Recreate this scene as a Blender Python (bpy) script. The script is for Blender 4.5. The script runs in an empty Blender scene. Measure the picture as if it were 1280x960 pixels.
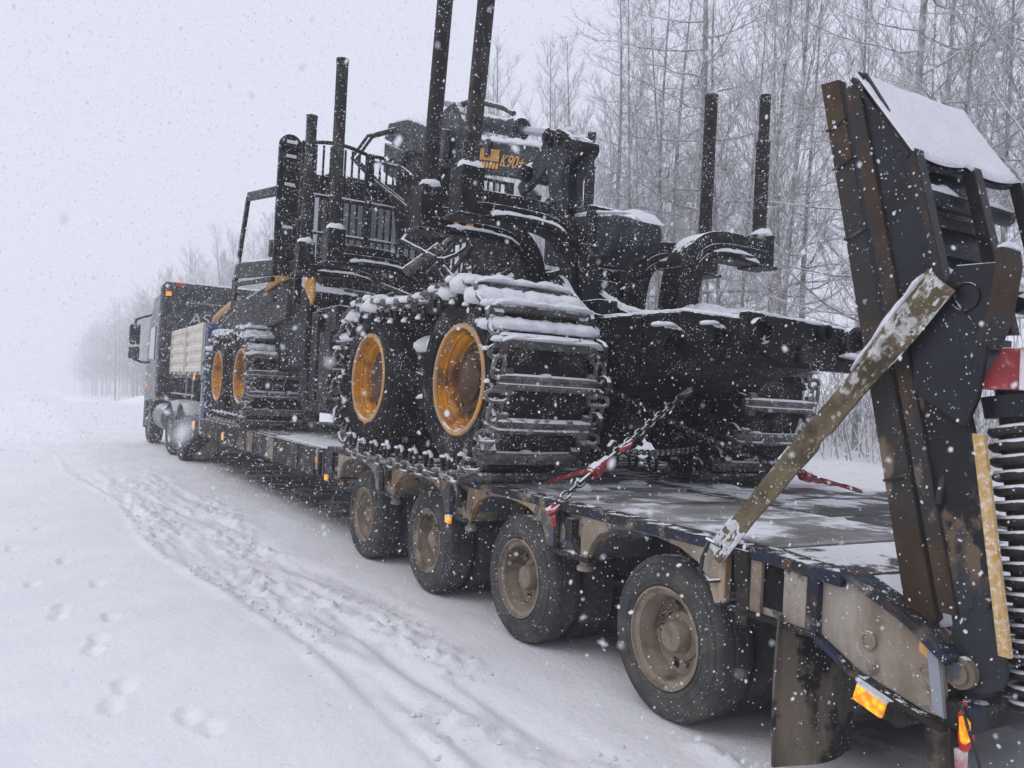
import bpy, bmesh, math, random
import numpy as np
from mathutils import Vector, Matrix, Euler

random.seed(7)
RNG = np.random.default_rng(11)
SC = bpy.context.scene
COL = SC.collection
PI = math.pi
R = math.radians

# ------------------------------------------------------------------ camera
cam_d = bpy.data.cameras.new("camera")
cam = bpy.data.objects.new("camera", cam_d)
COL.objects.link(cam)
SC.camera = cam
cam_d.sensor_width = 36.0
cam_d.lens = 29.395
cam_d.clip_start = 0.02
cam_d.clip_end = 2000.0
right = Vector((0.8622, -0.5065, 0.0069)).normalized()
fwd = Vector((0.5065, 0.8622, -0.0095)).normalized()
upv = right.cross(fwd).normalized()
right = fwd.cross(upv)
M = Matrix((right, upv, -fwd)).transposed().to_4x4()
M.translation = Vector((-2.7166, 0.0, 1.6835))
cam.matrix_world = M
cam_d.dof.use_dof = True
cam_d.dof.focus_distance = 6.0
cam_d.dof.aperture_fstop = 7.0

# ------------------------------------------------------------------ world, sun, exposure
SUN_EL, SUN_AZ = R(50), R(-75)
w = bpy.data.worlds.new("World")
SC.world = w
w.use_nodes = True
nt = w.node_tree
bg = nt.nodes["Background"]
sky = nt.nodes.new("ShaderNodeTexSky")
sky.sky_type = 'NISHITA'
sky.sun_disc = False
sky.sun_elevation = SUN_EL
sky.sun_rotation = SUN_AZ
sky.dust_density = 4.0
mix = nt.nodes.new("ShaderNodeMix")
mix.data_type = 'RGBA'
mix.inputs[0].default_value = 0.9                       # a closed snow cloud over the clear sky
mix.inputs[7].default_value = (8.2, 8.45, 9.9, 1)
nt.links.new(sky.outputs[0], mix.inputs[6])
nt.links.new(mix.outputs[2], bg.inputs[0])
bg.inputs[1].default_value = 0.1
sl = bpy.data.lights.new("sun", 'SUN')
sl.energy = 0.65
sl.angle = R(40)
sl.color = (1.0, 0.97, 0.93)
so = bpy.data.objects.new("sun", sl)
COL.objects.link(so)
d = Vector((math.sin(SUN_AZ) * math.cos(SUN_EL), math.cos(SUN_AZ) * math.cos(SUN_EL), math.sin(SUN_EL)))
so.rotation_euler = d.to_track_quat('Z', 'Y').to_euler()
so.location = (0, 0, 30)
SC.view_settings.view_transform = 'Standard'
SC.view_settings.look = 'None'
SC.view_settings.exposure = 0.0
SC.view_settings.gamma = 1.0
SC.view_settings.use_curve_mapping = False
SC.render.engine = 'CYCLES'
SC.cycles.use_denoising = True
SC.cycles.max_bounces = 8
SC.cycles.volume_bounces = 4
SC.cycles.transparent_max_bounces = 8
SC.cycles.sample_clamp_indirect = 6.0

# ------------------------------------------------------------------ materials
def mat(name, base, var=None, rough=.6, metal=0., scale=6., layers=(), snow=0., specks=0., bump=0., bscale=40., spec=.5,
        snow_scale=14., snowcol=(.80, .81, .84), soft=.12):
    m = bpy.data.materials.new(name)
    m.use_nodes = True
    t = m.node_tree
    N, L = t.nodes, t.links
    b = N["Principled BSDF"]
    tc = N.new("ShaderNodeTexCoord")
    oi = N.new("ShaderNodeObjectInfo")
    sc = N.new("ShaderNodeVectorMath"); sc.operation = 'SCALE'
    sc.inputs[0].default_value = (7.3, 11.1, 5.7)
    L.new(oi.outputs["Random"], sc.inputs[3])
    ad = N.new("ShaderNodeVectorMath"); ad.operation = 'ADD'
    L.new(tc.outputs["Object"], ad.inputs[0]); L.new(sc.outputs[0], ad.inputs[1])
    vec = ad.outputs[0]

    def noise(s, stretch=(1, 1, 1), detail=6., rgh=.6):
        mp = N.new("ShaderNodeMapping"); mp.inputs[3].default_value = stretch
        L.new(vec, mp.inputs[0])
        n = N.new("ShaderNodeTexNoise")
        n.inputs["Scale"].default_value = s
        n.inputs["Detail"].default_value = detail
        n.inputs["Roughness"].default_value = rgh
        L.new(mp.outputs[0], n.inputs["Vector"])
        return n.outputs["Fac"]

    def rng(v, a, c):
        r = N.new("ShaderNodeMapRange"); r.interpolation_type = 'SMOOTHSTEP'
        L.new(v, r.inputs[0]); r.inputs[1].default_value = a; r.inputs[2].default_value = c
        return r.outputs[0]

    def mx(f, a, c):
        k = N.new("ShaderNodeMix"); k.data_type = 'RGBA'
        L.new(f, k.inputs[0])
        for s, x in ((6, a), (7, c)):
            if isinstance(x, tuple): k.inputs[s].default_value = (*x, 1)
            else: L.new(x, k.inputs[s])
        return k.outputs[2]
    col = mx(rng(noise(scale), .3, .7), tuple(base), tuple(var or base))
    for (c, s, th, soft, st) in layers:
        col = mx(rng(noise(s, st), th - soft, th + soft), col, tuple(c))
    rsock = None
    if snow > 0:
        g = N.new("ShaderNodeNewGeometry")
        sp = N.new("ShaderNodeSeparateXYZ"); L.new(g.outputs["Normal"], sp.inputs[0])
        a1 = N.new("ShaderNodeMath"); a1.operation = 'MULTIPLY_ADD'
        L.new(noise(snow_scale, detail=8, rgh=.65), a1.inputs[0]); a1.inputs[1].default_value = 1.1
        L.new(sp.outputs[2], a1.inputs[2])
        th = 1.55 - .85 * snow
        f = rng(a1.outputs[0], th - soft * .5 + .06, th + soft * .5 + .06)
        col = mx(f, col, snowcol)
        rsock = f
    if specks > 0:
        v = N.new("ShaderNodeTexVoronoi"); v.inputs["Scale"].default_value = 58.
        L.new(vec, v.inputs["Vector"])
        vm = N.new("ShaderNodeMath"); vm.operation = 'MULTIPLY_ADD'; L.new(noise(31., detail=2.), vm.inputs[0]); vm.inputs[1].default_value = .5; L.new(v.outputs["Distance"], vm.inputs[2])
        f2 = rng(vm.outputs[0], .37 + .17 * specks, .31 + .15 * specks)
        mu = N.new("ShaderNodeMath"); mu.operation = 'MULTIPLY'
        L.new(f2, mu.inputs[0]); L.new(rng(noise(4.), .46, .62), mu.inputs[1])
        col = mx(mu.outputs[0], col, (.7, .72, .76))
    L.new(col, b.inputs["Base Color"])
    rn = N.new("ShaderNodeMapRange"); L.new(noise(scale * 3), rn.inputs[0])
    rn.inputs[3].default_value = max(.05, rough - .14); rn.inputs[4].default_value = min(1, rough + .14)
    if rsock is not None:
        rm = N.new("ShaderNodeMix"); L.new(rsock, rm.inputs[0]); L.new(rn.outputs[0], rm.inputs[2]); rm.inputs[3].default_value = .8
        L.new(rm.outputs[0], b.inputs["Roughness"])
    else:
        L.new(rn.outputs[0], b.inputs["Roughness"])
    b.inputs["Metallic"].default_value = metal
    b.inputs["Specular IOR Level"].default_value = spec
    if bump > 0:
        bp = N.new("ShaderNodeBump"); bp.inputs["Strength"].default_value = bump; bp.inputs["Distance"].default_value = .02
        L.new(noise(bscale, detail=8), bp.inputs["Height"])
        L.new(bp.outputs[0], b.inputs["Normal"])
    return m

ONE = (1, 1, 1)
STREAK = (1, 1, .22)
TAN = (.25, .205, .155)
MA = {}
MA['black'] = mat("machine_paint", (.0035, .0038, .0045), (.009, .0092, .010), .5, 0, 4, [((.03, .027, .024), 3.2, .62, .12, ONE), ((.055, .045, .034), 9, .70, .06, ONE)], snow=.5, specks=.8, bump=.25, spec=.15)
MA['black_clean'] = mat("crane_paint", (.014, .016, .022), (.029, .032, .041), .45, 0, 4, [((.035, .033, .033), 4, .62, .12, ONE)], snow=.45, specks=.8, bump=.15, spec=.2)  # crane black, with the boom's sky-lit grey put into the colour
MA['panel_grey'] = mat("dusty_side_panel", (.03, .03, .031), (.06, .058, .055), .6, 0, 4, [((.012, .012, .013), 5, .6, .1, ONE)], snow=.4, specks=.6, bump=.1, spec=.25)
MA['mud_rim'] = mat("mud_coated_rim", (.205, .166, .122), (.29, .237, .182), .85, 0, 6, [((.08, .062, .046), 7, .6, .12, ONE), ((.30, .26, .21), 10, .64, .1, ONE)], specks=.2, bump=.35, bscale=30, spec=.2)
MA['stake'] = mat("scuffed_stake", (.012, .0115, .011), (.026, .024, .022), .6, 0, 7, [((.07, .062, .055), 5, .60, .08, (1, 1, .3)), ((.006, .006, .006), 8, .6, .05, ONE)], snow=.5, specks=.9, bump=.4, spec=.2)
MA['deck_dark'] = mat("dark_deck_boards", (.03, .028, .027), (.055, .05, .048), .5, 0, 6, [((.11, .10, .09), 4, .6, .12, (.35, 1, 1))], snow=.03, specks=.4, bump=.3, snow_scale=2.0, spec=.3, soft=.4)  # darker boards for the right half of the deck and its extension
MA['steel'] = mat("track_steel", (.075, .07, .066), (.155, .147, .14), .6, .1, 5, [((.07, .045, .03), 6, .58, .08, ONE), ((.32, .32, .33), 13, .62, .14, ONE)], snow=.66, specks=.9, bump=.5, spec=.25)
MA['steel_dark'] = mat("chain_steel", (.02, .02, .02), (.05, .047, .045), .55, .2, 12, [((.12, .06, .03), 18, .66, .08, ONE)], snow=.72, specks=.5, bump=.2, spec=.25)
MA['rubber'] = mat("tyre_rubber", (.008, .008, .008), (.019, .0185, .018), .8, 0, 5, [((.062, .058, .053), 4, .60, .14, ONE)], snow=.03, specks=.8, bump=.3, bscale=60, spec=.15)
MA['rubber_dirty'] = mat("road_tyre_rubber", (.042, .043, .045), (.075, .075, .074), .82, 0, 4, [((.115, .102, .085), 5, .6, .18, ONE)], snow=.02, specks=.3, bump=.3, bscale=70, spec=.18)
MA['rim_orange'] = mat("orange_rim_paint", (.64, .27, .012), (.46, .165, .010), .6, 0, 4, [((.13, .06, .025), 3.4, .56, .1, ONE), ((.36, .22, .10), 8, .64, .06, ONE), ((.05, .03, .02), 14, .70, .04, ONE)], snow=.1, specks=.35, bump=.3, spec=.2)
MA['rim_hub'] = mat("muddy_hub", (.05, .028, .016), (.105, .06, .03), .7, 0, 5, [((.15, .11, .08), 8, .64, .1, ONE)], snow=.15, specks=.4, bump=.3, spec=.2)
MA['rim_lip'] = mat("worn_rim_lip", (.40, .235, .11), (.48, .31, .17), .55, .2, 10, [((.62, .3, .04), 8, .55, .1, ONE)], snow=.3, bump=.1)
MA['mud'] = mat("mud_over_paint", (.185, .15, .11), (.285, .232, .175), .85, 0, 4,
                [((.37, .335, .285), 5, .57, .14, STREAK), ((.33, .165, .05), 2.6, .60, .06, STREAK), ((.095, .10, .11), 2.1, .57, .012, (1, 1, .7)), ((.03, .042, .10), 4.2, .64, .015, ONE), ((.075, .062, .05), 5, .64, .06, ONE), ((.42, .40, .37), 22, .68, .05, ONE)],
                snow=.18, specks=.3, bump=.4, bscale=25, spec=.2)
MA['mud_dark'] = mat("dirty_frame", (.017, .016, .015), (.05, .043, .034), .8, 0, 5, [((.17, .138, .103), 3.5, .60, .07, ONE), ((.03, .045, .12), 6, .64, .03, ONE)], snow=.35, specks=.4, bump=.35, spec=.22)
MA['blue'] = mat("chipped_blue_paint", (.014, .018, .038), (.026, .032, .055), .65, .0, 6, [((.022, .021, .022), 5, .47, .06, ONE), ((.10, .055, .03), 8, .60, .05, ONE), ((.17, .145, .12), 6, .63, .08, ONE)], snow=.03, specks=.6, bump=.4, spec=.25, soft=.4)
MA['blue_bright'] = mat("blue_post_paint", (.022, .05, .19), (.03, .06, .17), .5, 0, 6, [((.2, .18, .16), 7, .66, .06, ONE)], snow=.3, specks=.6, bump=.1)
MA['flange'] = mat("grimy_flange", (.016, .015, .015), (.04, .036, .031), .7, 0, 5, [((.16, .13, .098), 4, .60, .06, ONE), ((.028, .036, .07), 5, .60, .03, ONE)], snow=.01, specks=.6, bump=.35, spec=.22)
MA['bluegrey'] = mat("pale_blue_paint", (.22, .25, .31), (.3, .3, .31), .6, 0, 4, [((.27, .215, .155), 5, .55, .07, STREAK)], snow=.3, specks=.2, bump=.12)
MA['deck'] = mat("frosted_deck_boards", (.15, .143, .135), (.22, .212, .2), .7, 0, 5, [((.075, .062, .05), 4, .58, .1, (.25, 1, 1)), ((.33, .33, .335), 3, .5, .14, (.35, 1, 1))], snow=.015, specks=.5, bump=.45, bscale=30, snow_scale=2.6, spec=.25, soft=.42)
MA['deck_snowy'] = mat("snowed_deck_plate", (.05, .047, .045), (.1, .09, .08), .7, 0, 7, [((.14, .085, .05), 6, .6, .08, ONE)], snow=.14, specks=.5, bump=.7, snow_scale=4.2, spec=.25, soft=.26)
MA['rust'] = mat("rusty_plank_edge", (.045, .03, .02), (.085, .055, .035), .8, 0, 4, [((.04, .038, .036), 3, .5, .06, ONE), ((.17, .132, .095), 3.2, .62, .03, (1, 1, .5))], snow=.3, specks=.4, bump=.6, bscale=28, spec=.2)
MA['ramp'] = mat("ramp_paint", (.0075, .0085, .012), (.018, .0195, .025), .45, 0, 3, [((.07, .05, .034), 3.6, .66, .04, STREAK), ((.008, .008, .009), 4, .58, .02, ONE)], snow=.42, specks=.4, bump=.2, spec=.28)
MA['ramp_low'] = mat("ramp_paint_muddy", (.022, .024, .028), (.04, .043, .05), .55, 0, 3, [((.135, .095, .062), 2.6, .55, .03, (1, 1, .5)), ((.01, .01, .01), 3, .53, .02, (1, 1, .6))], snow=.35, specks=.3, bump=.35, spec=.28)
MA['webbing'] = mat("olive_webbing", (.115, .09, .048), (.185, .152, .088), .9, 0, 6, [((.055, .042, .026), 5, .57, .08, ONE), ((.105, .072, .035), 11, .60, .08, (1, .4, .4)), ((.45, .42, .36), 30, .64, .05, ONE)], snow=.32, specks=.5, bump=.6, bscale=120)
MA['snow'] = mat("snow", (.80, .81, .845), (.86, .865, .885), .75, 0, 9, [((.66, .67, .71), 130, .60, .12, ONE), ((.70, .71, .74), 18, .64, .1, ONE)], bump=.8, bscale=60, spec=.15)
MA['crust'] = mat("frozen_slush", (.55, .53, .50), (.78, .78, .80), .8, 0, 14, [((.17, .135, .075), 15, .50, .07, ONE), ((.10, .075, .04), 34, .62, .06, ONE)], bump=.8, bscale=60, spec=.2)
MA['snow_dirty'] = mat("dirty_snow", (.62, .61, .6), (.8, .8, .82), .8, 0, 12, [((.3, .26, .22), 20, .66, .06, ONE)], bump=.6, bscale=40, spec=.2)
MA['red'] = mat("red_paint", (.34, .018, .025), (.25, .02, .025), .5, 0, 8, [((.6, .3, .3), 14, .62, .1, ONE)], snow=.5, specks=.4, bump=.15)
MA['red_snowy'] = mat("frosted_red_board", (.34, .02, .03), (.5, .2, .2), .5, 0, 8, [((.75, .72, .72), 7, .47, .12, ONE)], snow=.5, specks=.8, bump=.2)
MA['yellow'] = mat("bonnet_yellow", (.62, .30, .02), (.54, .24, .02), .45, 0, 4, [((.12, .1, .08), 9, .66, .08, ONE)], snow=.35, specks=.5, bump=.05)
MA['strip'] = mat("worn_reflective_strip", (.50, .27, .06), (.56, .40, .19), .6, 0, 22, [((.7, .6, .45), 40, .56, .1, ONE)], snow=.4, specks=.8, bump=.3)
MA['cream'] = mat("cream_dropside", (.52, .48, .40), (.60, .565, .48), .55, .0, 4, [((.42, .26, .15), 5, .66, .06, STREAK), ((.3, .28, .25), 7, .63, .07, STREAK)], snow=.4, specks=.2, bump=.1)
MA['truck'] = mat("truck_paint", (.016, .017, .021), (.03, .031, .036), .5, 0, 4, [((.08, .075, .073), 5, .6, .15, ONE)], snow=.45, specks=.9, bump=.05, spec=.25)
MA['truck_lt'] = mat("dirty_truck_side", (.16, .165, .175), (.25, .25, .255), .6, 0, 4, [((.3, .29, .27), 6, .6, .15, ONE)], snow=.5, specks=.5, bump=.05)
MA['letter'] = mat("white_lettering", (.55, .56, .58), (.42, .43, .46), .6, 0, 30)
MA['letter_or'] = mat("orange_lettering", (.66, .29, .03), (.60, .33, .09), .5, 0, 30, [((.5, .4, .25), 40, .62, .1, ONE)])
MA['chrome'] = mat("cylinder_rod", (.5, .51, .54), (.42, .43, .46), .22, .9, 9)
MA['hose'] = mat("hydraulic_hose", (.012, .012, .013), (.02, .02, .02), .55, 0, 9, snow=.5, specks=.3)
MA['flap'] = mat("mud_flap_rubber", (.06, .053, .044), (.10, .088, .072), .8, 0, 3, [((.20, .165, .125), 2.2, .48, .08, (1.6, 1, .3)), ((.024, .023, .022), 2.0, .55, .02, ONE)], specks=.25, bump=.3, spec=.2)
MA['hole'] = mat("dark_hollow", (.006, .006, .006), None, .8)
MA['bark'] = mat("snowy_bark", (.21, .199, .196), (.32, .309, .306), .9, 0, 5, [((.62, .62, .64), 4, .57, .1, ONE)], snow=.8, bump=.3, spec=.1)
MA['twig'] = mat("frosted_twigs", (.25, .239, .239), (.35, .338, .339), .9, 0, 5, [((.68, .68, .70), 7, .57, .12, ONE)], snow=.92, spec=.1)
MA['flake'] = mat("snow_flake", (.88, .885, .9), None, .7, spec=.2)

_t = MA['flake'].node_tree; _p = _t.nodes["Principled BSDF"]
_tr = _t.nodes.new("ShaderNodeBsdfTranslucent"); _tr.inputs[0].default_value = (.9, .9, .92, 1)
_mx = _t.nodes.new("ShaderNodeMixShader"); _mx.inputs[0].default_value = .5
_t.links.new(_p.outputs[0], _mx.inputs[1]); _t.links.new(_tr.outputs[0], _mx.inputs[2]); _t.links.new(_mx.outputs[0], _t.nodes["Material Output"].inputs[0])

def lamp_mat(name, col, e):
    m = bpy.data.materials.new(name); m.use_nodes = True
    t = m.node_tree; b = t.nodes["Principled BSDF"]
    v = t.nodes.new("ShaderNodeTexVoronoi"); v.inputs["Scale"].default_value = 38
    tc = t.nodes.new("ShaderNodeTexCoord"); t.links.new(tc.outputs["Object"], v.inputs["Vector"])
    r = t.nodes.new("ShaderNodeValToRGB")
    r.color_ramp.elements[0].color = (min(1, col[0] * 1.15), col[1] * 1.9, col[2] * 2, 1)
    r.color_ramp.elements[1].color = (col[0] * .8, col[1] * .55, col[2] * .4, 1)
    r.color_ramp.elements[1].position = .7
    t.links.new(v.outputs["Distance"], r.inputs[0])
    t.links.new(r.outputs[0], b.inputs["Base Color"]); t.links.new(r.outputs[0], b.inputs["Emission Color"])
    b.inputs["Emission Strength"].default_value = e
    b.inputs["Roughness"].default_value = .25
    return m
MA['amber'] = lamp_mat("amber_lens", (.85, .32, .01), .75)
MA['redlens'] = lamp_mat("red_lens", (.5, .03, .02), .2)

def glass_mat(name, col, rough):
    m = bpy.data.materials.new(name); m.use_nodes = True
    b = m.node_tree.nodes["Principled BSDF"]
    b.inputs["Base Color"].default_value = (*col, 1); b.inputs["Roughness"].default_value = rough
    b.inputs["Specular IOR Level"].default_value = .9; b.inputs["Coat Weight"].default_value = .6
    return m
MA['glass'] = glass_mat("dark_glass", (.02, .022, .026), .06)
MA['pane'] = glass_mat("pale_cab_window", (.33, .335, .36), .3)  # grey reflection and hazy view through are painted into the base colour

# ------------------------------------------------------------------ geometry collector
class G:
    def __init__(s): s.v = []; s.f = []
    def add(s, vs, fs):
        o = len(s.v)
        s.v.extend([tuple(p) for p in vs]); s.f.extend([tuple(i + o for i in f) for f in fs])
        return s
    def box(s, lo, hi):
        (a, b, c), (d, e, f) = lo, hi
        return s.add([(a, b, c), (d, b, c), (d, e, c), (a, e, c), (a, b, f), (d, b, f), (d, e, f), (a, e, f)],
                     [(0, 3, 2, 1), (4, 5, 6, 7), (0, 1, 5, 4), (1, 2, 6, 5), (2, 3, 7, 6), (3, 0, 4, 7)])
    def hex8(s, p):
        return s.add(p, [(0, 3, 2, 1), (4, 5, 6, 7), (0, 1, 5, 4), (1, 2, 6, 5), (2, 3, 7, 6), (3, 0, 4, 7)])
    def prism(s, poly, axis, lo, hi):
        n = len(poly)
        def P(a, b, t): return {'x': (t, a, b), 'y': (a, t, b), 'z': (a, b, t)}[axis]
        vs = [P(a, b, lo) for a, b in poly] + [P(a, b, hi) for a, b in poly]
        fs = [tuple(range(n)), tuple(range(2 * n - 1, n - 1, -1))]
        fs += [(i, n + i, n + (i + 1) % n, (i + 1) % n) for i in range(n)]
        return s.add(vs, fs)
    def ring_tube(s, rings, closed=False, caps=True):
        n = len(rings[0]); m = len(rings)
        vs = [p for r in rings for p in r]; fs = []
        for i in range(m if closed else m - 1):
            a, b = i * n, ((i + 1) % m) * n
            for j in range(n):
                k = (j + 1) % n
                fs.append((a + j, a + k, b + k, b + j))
        if caps and not closed:
            fs.append(tuple(range(n - 1, -1, -1))); fs.append(tuple((m - 1) * n + j for j in range(n)))
        return s.add(vs, fs)
    def tube(s, pts, r, n=8, closed=False, caps=True, ry=1.0):
        P = [Vector(p) for p in pts]; m = len(P); rings = []; prev = None
        for i in range(m):
            if closed: t = P[(i + 1) % m] - P[i - 1]
            else: t = P[min(i + 1, m - 1)] - P[max(i - 1, 0)]
            t.normalize()
            if prev is None:
                a = Vector((0, 0, 1)) if abs(t.z) < .9 else Vector((1, 0, 0))
                u = t.cross(a).normalized()
            else:
                u = (prev - t * prev.dot(t)).normalized()
            prev = u; v = t.cross(u)
            ri = r[i] if isinstance(r, (list, tuple)) else r
            rings.append([P[i] + (u * math.cos(2 * PI * j / n) + v * math.sin(2 * PI * j / n) * ry) * ri for j in range(n)])
        return s.ring_tube(rings, closed, caps)
    def cyl(s, a, b, r, r2=None, n=14): return s.tube([a, b], [r, r if r2 is None else r2], n)
    def beam(s, pts, wid, hei, side):
        """rectangular section swept along pts; side = the direction of the width"""
        P = [Vector(p) for p in pts]; S = Vector(side).normalized(); rings = []
        for i, p in enumerate(P):
            t = (P[min(i + 1, len(P) - 1)] - P[max(i - 1, 0)]).normalized()
            u = t.cross(S).normalized()
            h = hei[i] if isinstance(hei, (list, tuple)) else hei
            rings.append([p + S * wid / 2 + u * h / 2, p - S * wid / 2 + u * h / 2, p - S * wid / 2 - u * h / 2, p + S * wid / 2 - u * h / 2])
        return s.ring_tube(rings)
    def lathe(s, prof, c, n=36, closed=False):
        """prof = [(radius, x)], turned about the x axis through c"""
        rings = []
        for r, x in prof:
            rings.append([(c[0] + x, c[1] + r * math.cos(2 * PI * j / n), c[2] + r * math.sin(2 * PI * j / n)) for j in range(n)])
        return s.ring_tube(rings, closed, caps=not closed)
    def dome(s, c, rx, ry, h, n=9, rings=4, seed=0, jit=.25):
        """a soft rounded heap of snow"""
        n = max(n, 11); rings = max(rings, 4)
        rg = random.Random(seed * 77 + 5); vs = []; fs = []
        p1, p2, p3 = rg.uniform(0, 6), rg.uniform(0, 6), rg.uniform(0, 6)
        def k(t, a): return 1 + jit * (.45 * math.sin(2 * t + p1) + .3 * math.sin(3 * t + p2) + .25 * math.sin(5 * t + p3 + a * 2)) + rg.uniform(-.05, .05)
        prof = [(.82, -.10), (1.0, .16)] + [(math.cos(a) ** .75, .16 + .84 * math.sin(a)) for a in np.linspace(.3, PI / 2 - .12, rings)]
        for q, (rr, hh) in enumerate(prof):
            for j in range(n):
                t = 2 * PI * j / n; kk = k(t, q)
                vs.append((c[0] + rr * rx * math.cos(t) * kk, c[1] + rr * ry * math.sin(t) * kk, c[2] + h * hh * (1 + (kk - 1) * .5)))
        vs.append((c[0], c[1], c[2] + h * 1.0)); m = len(prof)
        for i in range(m - 1):
            for j in range(n):
                k2 = (j + 1) % n
                fs.append((i * n + j, i * n + k2, (i + 1) * n + k2, (i + 1) * n + j))
        t = (m - 1) * n
        for j in range(n): fs.append((t + j, t + (j + 1) % n, len(vs) - 1))
        fs.append(tuple(range(n - 1, -1, -1)))
        return s.add(vs, fs)
    def ridge(s, pts, wid, h, side, seed=0, step=.03, jit=.35):
        """a lumpy strip of snow lying along pts; side = horizontal direction across it"""
        rg = random.Random(seed * 31 + 3)
        P = [Vector(p) for p in pts]; Q = []
        for a, b in zip(P, P[1:]):
            k = max(1, int((b - a).length / step))
            Q += [a.lerp(b, i / k) for i in range(k)]
        Q.append(P[-1]); S = Vector(side).normalized(); rings = []; m = len(Q)
        ph = [rg.uniform(0, 9) for _ in range(6)]; Z = Vector((0, 0, 1))
        for i, p in enumerate(Q):
            d = min(i, m - 1 - i); e = math.sqrt(min(1, (d + .12) / 2.6))
            x = i * step / .035
            hh = h * e * (1 + jit * (.5 * math.sin(x * .55 + ph[0]) + .4 * math.sin(x * 1.3 + ph[1]) + .25 * math.sin(x * 2.4 + ph[4])))
            wl = wid / 2 * (.7 + .3 * e) * (1 + jit * .5 * (math.sin(x * .63 + ph[2]) + .4 * math.sin(x * 1.9 + ph[5])))
            wr = wid / 2 * (.7 + .3 * e) * (1 + jit * .5 * (math.sin(x * .71 + ph[3]) + .4 * math.sin(x * 1.7 + ph[4])))
            rings.append([p - S * wl * .86 - Z * .006, p - S * wl + Z * hh * .25, p - S * wl * .82 + Z * hh * .7, p - S * wl * .42 + Z * hh * .97, p + Z * hh,
                          p + S * wr * .42 + Z * hh * .97, p + S * wr * .82 + Z * hh * .7, p + S * wr + Z * hh * .25, p + S * wr * .86 - Z * .006])
        return s.ring_tube(rings)

POS = {}
def mesh_of(name, g, m, smooth=None):
    me = bpy.data.meshes.new(name)
    me.from_pydata(g.v, [], g.f); me.update()
    me.materials.append(MA[m])
    if len(g.f) < 15000:
        bm = bmesh.new(); bm.from_mesh(me); bmesh.ops.recalc_face_normals(bm, faces=bm.faces); bm.to_mesh(me); bm.free()
    if smooth is not None:
        me.polygons.foreach_set("use_smooth", [True] * len(me.polygons))
        if smooth < 179: me.set_sharp_from_angle(angle=R(smooth))
    return me
def obj(name, g, m, parent=None, smooth=40, bevel=0., label=None):
    V = np.array(g.v); c = (V.min(0) + V.max(0)) / 2
    if parent is None: c = np.zeros(3)
    g.v = [tuple(p) for p in (V - c)]
    o = bpy.data.objects.new(name, mesh_of(name, g, m, smooth)); COL.objects.link(o)
    if parent is not None:
        o.parent = parent; o.location = Vector(c) - POS[parent]
    POS[o] = Vector(c)
    if bevel:
        b = o.modifiers.new("bevel", 'BEVEL'); b.width = bevel; b.segments = 2; b.limit_method = 'ANGLE'; b.angle_limit = R(35)
    if label: o['label'] = label
    if m == 'snow' and parent is not None: o['kind'] = 'stuff'
    return o
def put(name, me, parent, loc, rot=(0, 0, 0)):
    o = bpy.data.objects.new(name, me); COL.objects.link(o)
    o.parent = parent; o.location = Vector(loc) - POS[parent]; o.rotation_euler = rot
    POS[o] = Vector(loc)
    return o
def sub(name, parent, loc):
    o = bpy.data.objects.new(name, None); COL.objects.link(o)
    o.empty_display_size = .1
    o.parent = parent; o.location = Vector(loc) - POS[parent]; POS[o] = Vector(loc)
    return o
ROLL = R(3.0)                 # road camber: the rig leans towards the verge
QM = Matrix.Rotation(ROLL, 4, 'Y')
def thing(name, label, cat, loc=(0, 0, 0), group=None, rolled=True):
    o = bpy.data.objects.new(name, None); COL.objects.link(o)
    o.empty_display_size = .2
    o['label'] = label; o['category'] = cat
    if group: o['group'] = group
    POS[o] = Vector(loc)
    if rolled:
        o.location = QM @ Vector(loc); o.rotation_euler = (0, ROLL, 0)
    else: o.location = loc
    return o
def tag(o, label=None, cat=None, group=None, kind=None):
    for k, v in (('label', label), ('category', cat), ('group', group), ('kind', kind)):
        if v: o[k] = v
    return o
def text(name, s, size, m, parent, loc, rot, ext=.004, shear=0., sx=1.):
    cu = bpy.data.curves.new(name, 'FONT'); cu.body = s; cu.size = size; cu.extrude = ext; cu.shear = shear
    cu.align_x = 'CENTER'; cu.align_y = 'CENTER'
    tmp = bpy.data.objects.new(name + "_outline", cu); COL.objects.link(tmp)
    me = bpy.data.meshes.new_from_object(tmp.evaluated_get(bpy.context.evaluated_depsgraph_get()))
    bpy.data.objects.remove(tmp); bpy.data.curves.remove(cu)
    me.name = name; me.materials.clear(); me.materials.append(MA[m])
    o = bpy.data.objects.new(name, me); COL.objects.link(o)
    o.parent = parent; o.location = Vector(loc) - POS[parent]; o.rotation_euler = rot; o.scale = (sx, 1, 1)
    POS[o] = Vector(loc)
    return o

def vnoise(x, y, seed=0):
    xi = np.floor(x).astype(np.int64); yi = np.floor(y).astype(np.int64)
    fx = x - xi; fy = y - yi
    fx = fx * fx * (3 - 2 * fx); fy = fy * fy * (3 - 2 * fy)
    def h(a, b):
        n = (a * 374761393 + b * 668265263 + seed * 1442695041) & 0xffffffff
        n = ((n ^ (n >> 13)) * 1274126177) & 0xffffffff
        return ((n ^ (n >> 16)) & 0xffff) / 65535.0
    return (h(xi, yi) * (1 - fx) + h(xi + 1, yi) * fx) * (1 - fy) + (h(xi, yi + 1) * (1 - fx) + h(xi + 1, yi + 1) * fx) * fy
def fbm(x, y, o=4, seed=0):
    s = 0; a = 1; t = 0
    for k in range(o):
        s = s + a * vnoise(x * 2 ** k + 17.3 * k, y * 2 ** k + 9.1 * k, seed + k); t += a; a *= .5
    return s / t - .5
def sstep(a, b, x):
    t = np.clip((x - a) / (b - a), 0, 1); return t * t * (3 - 2 * t)

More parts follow.
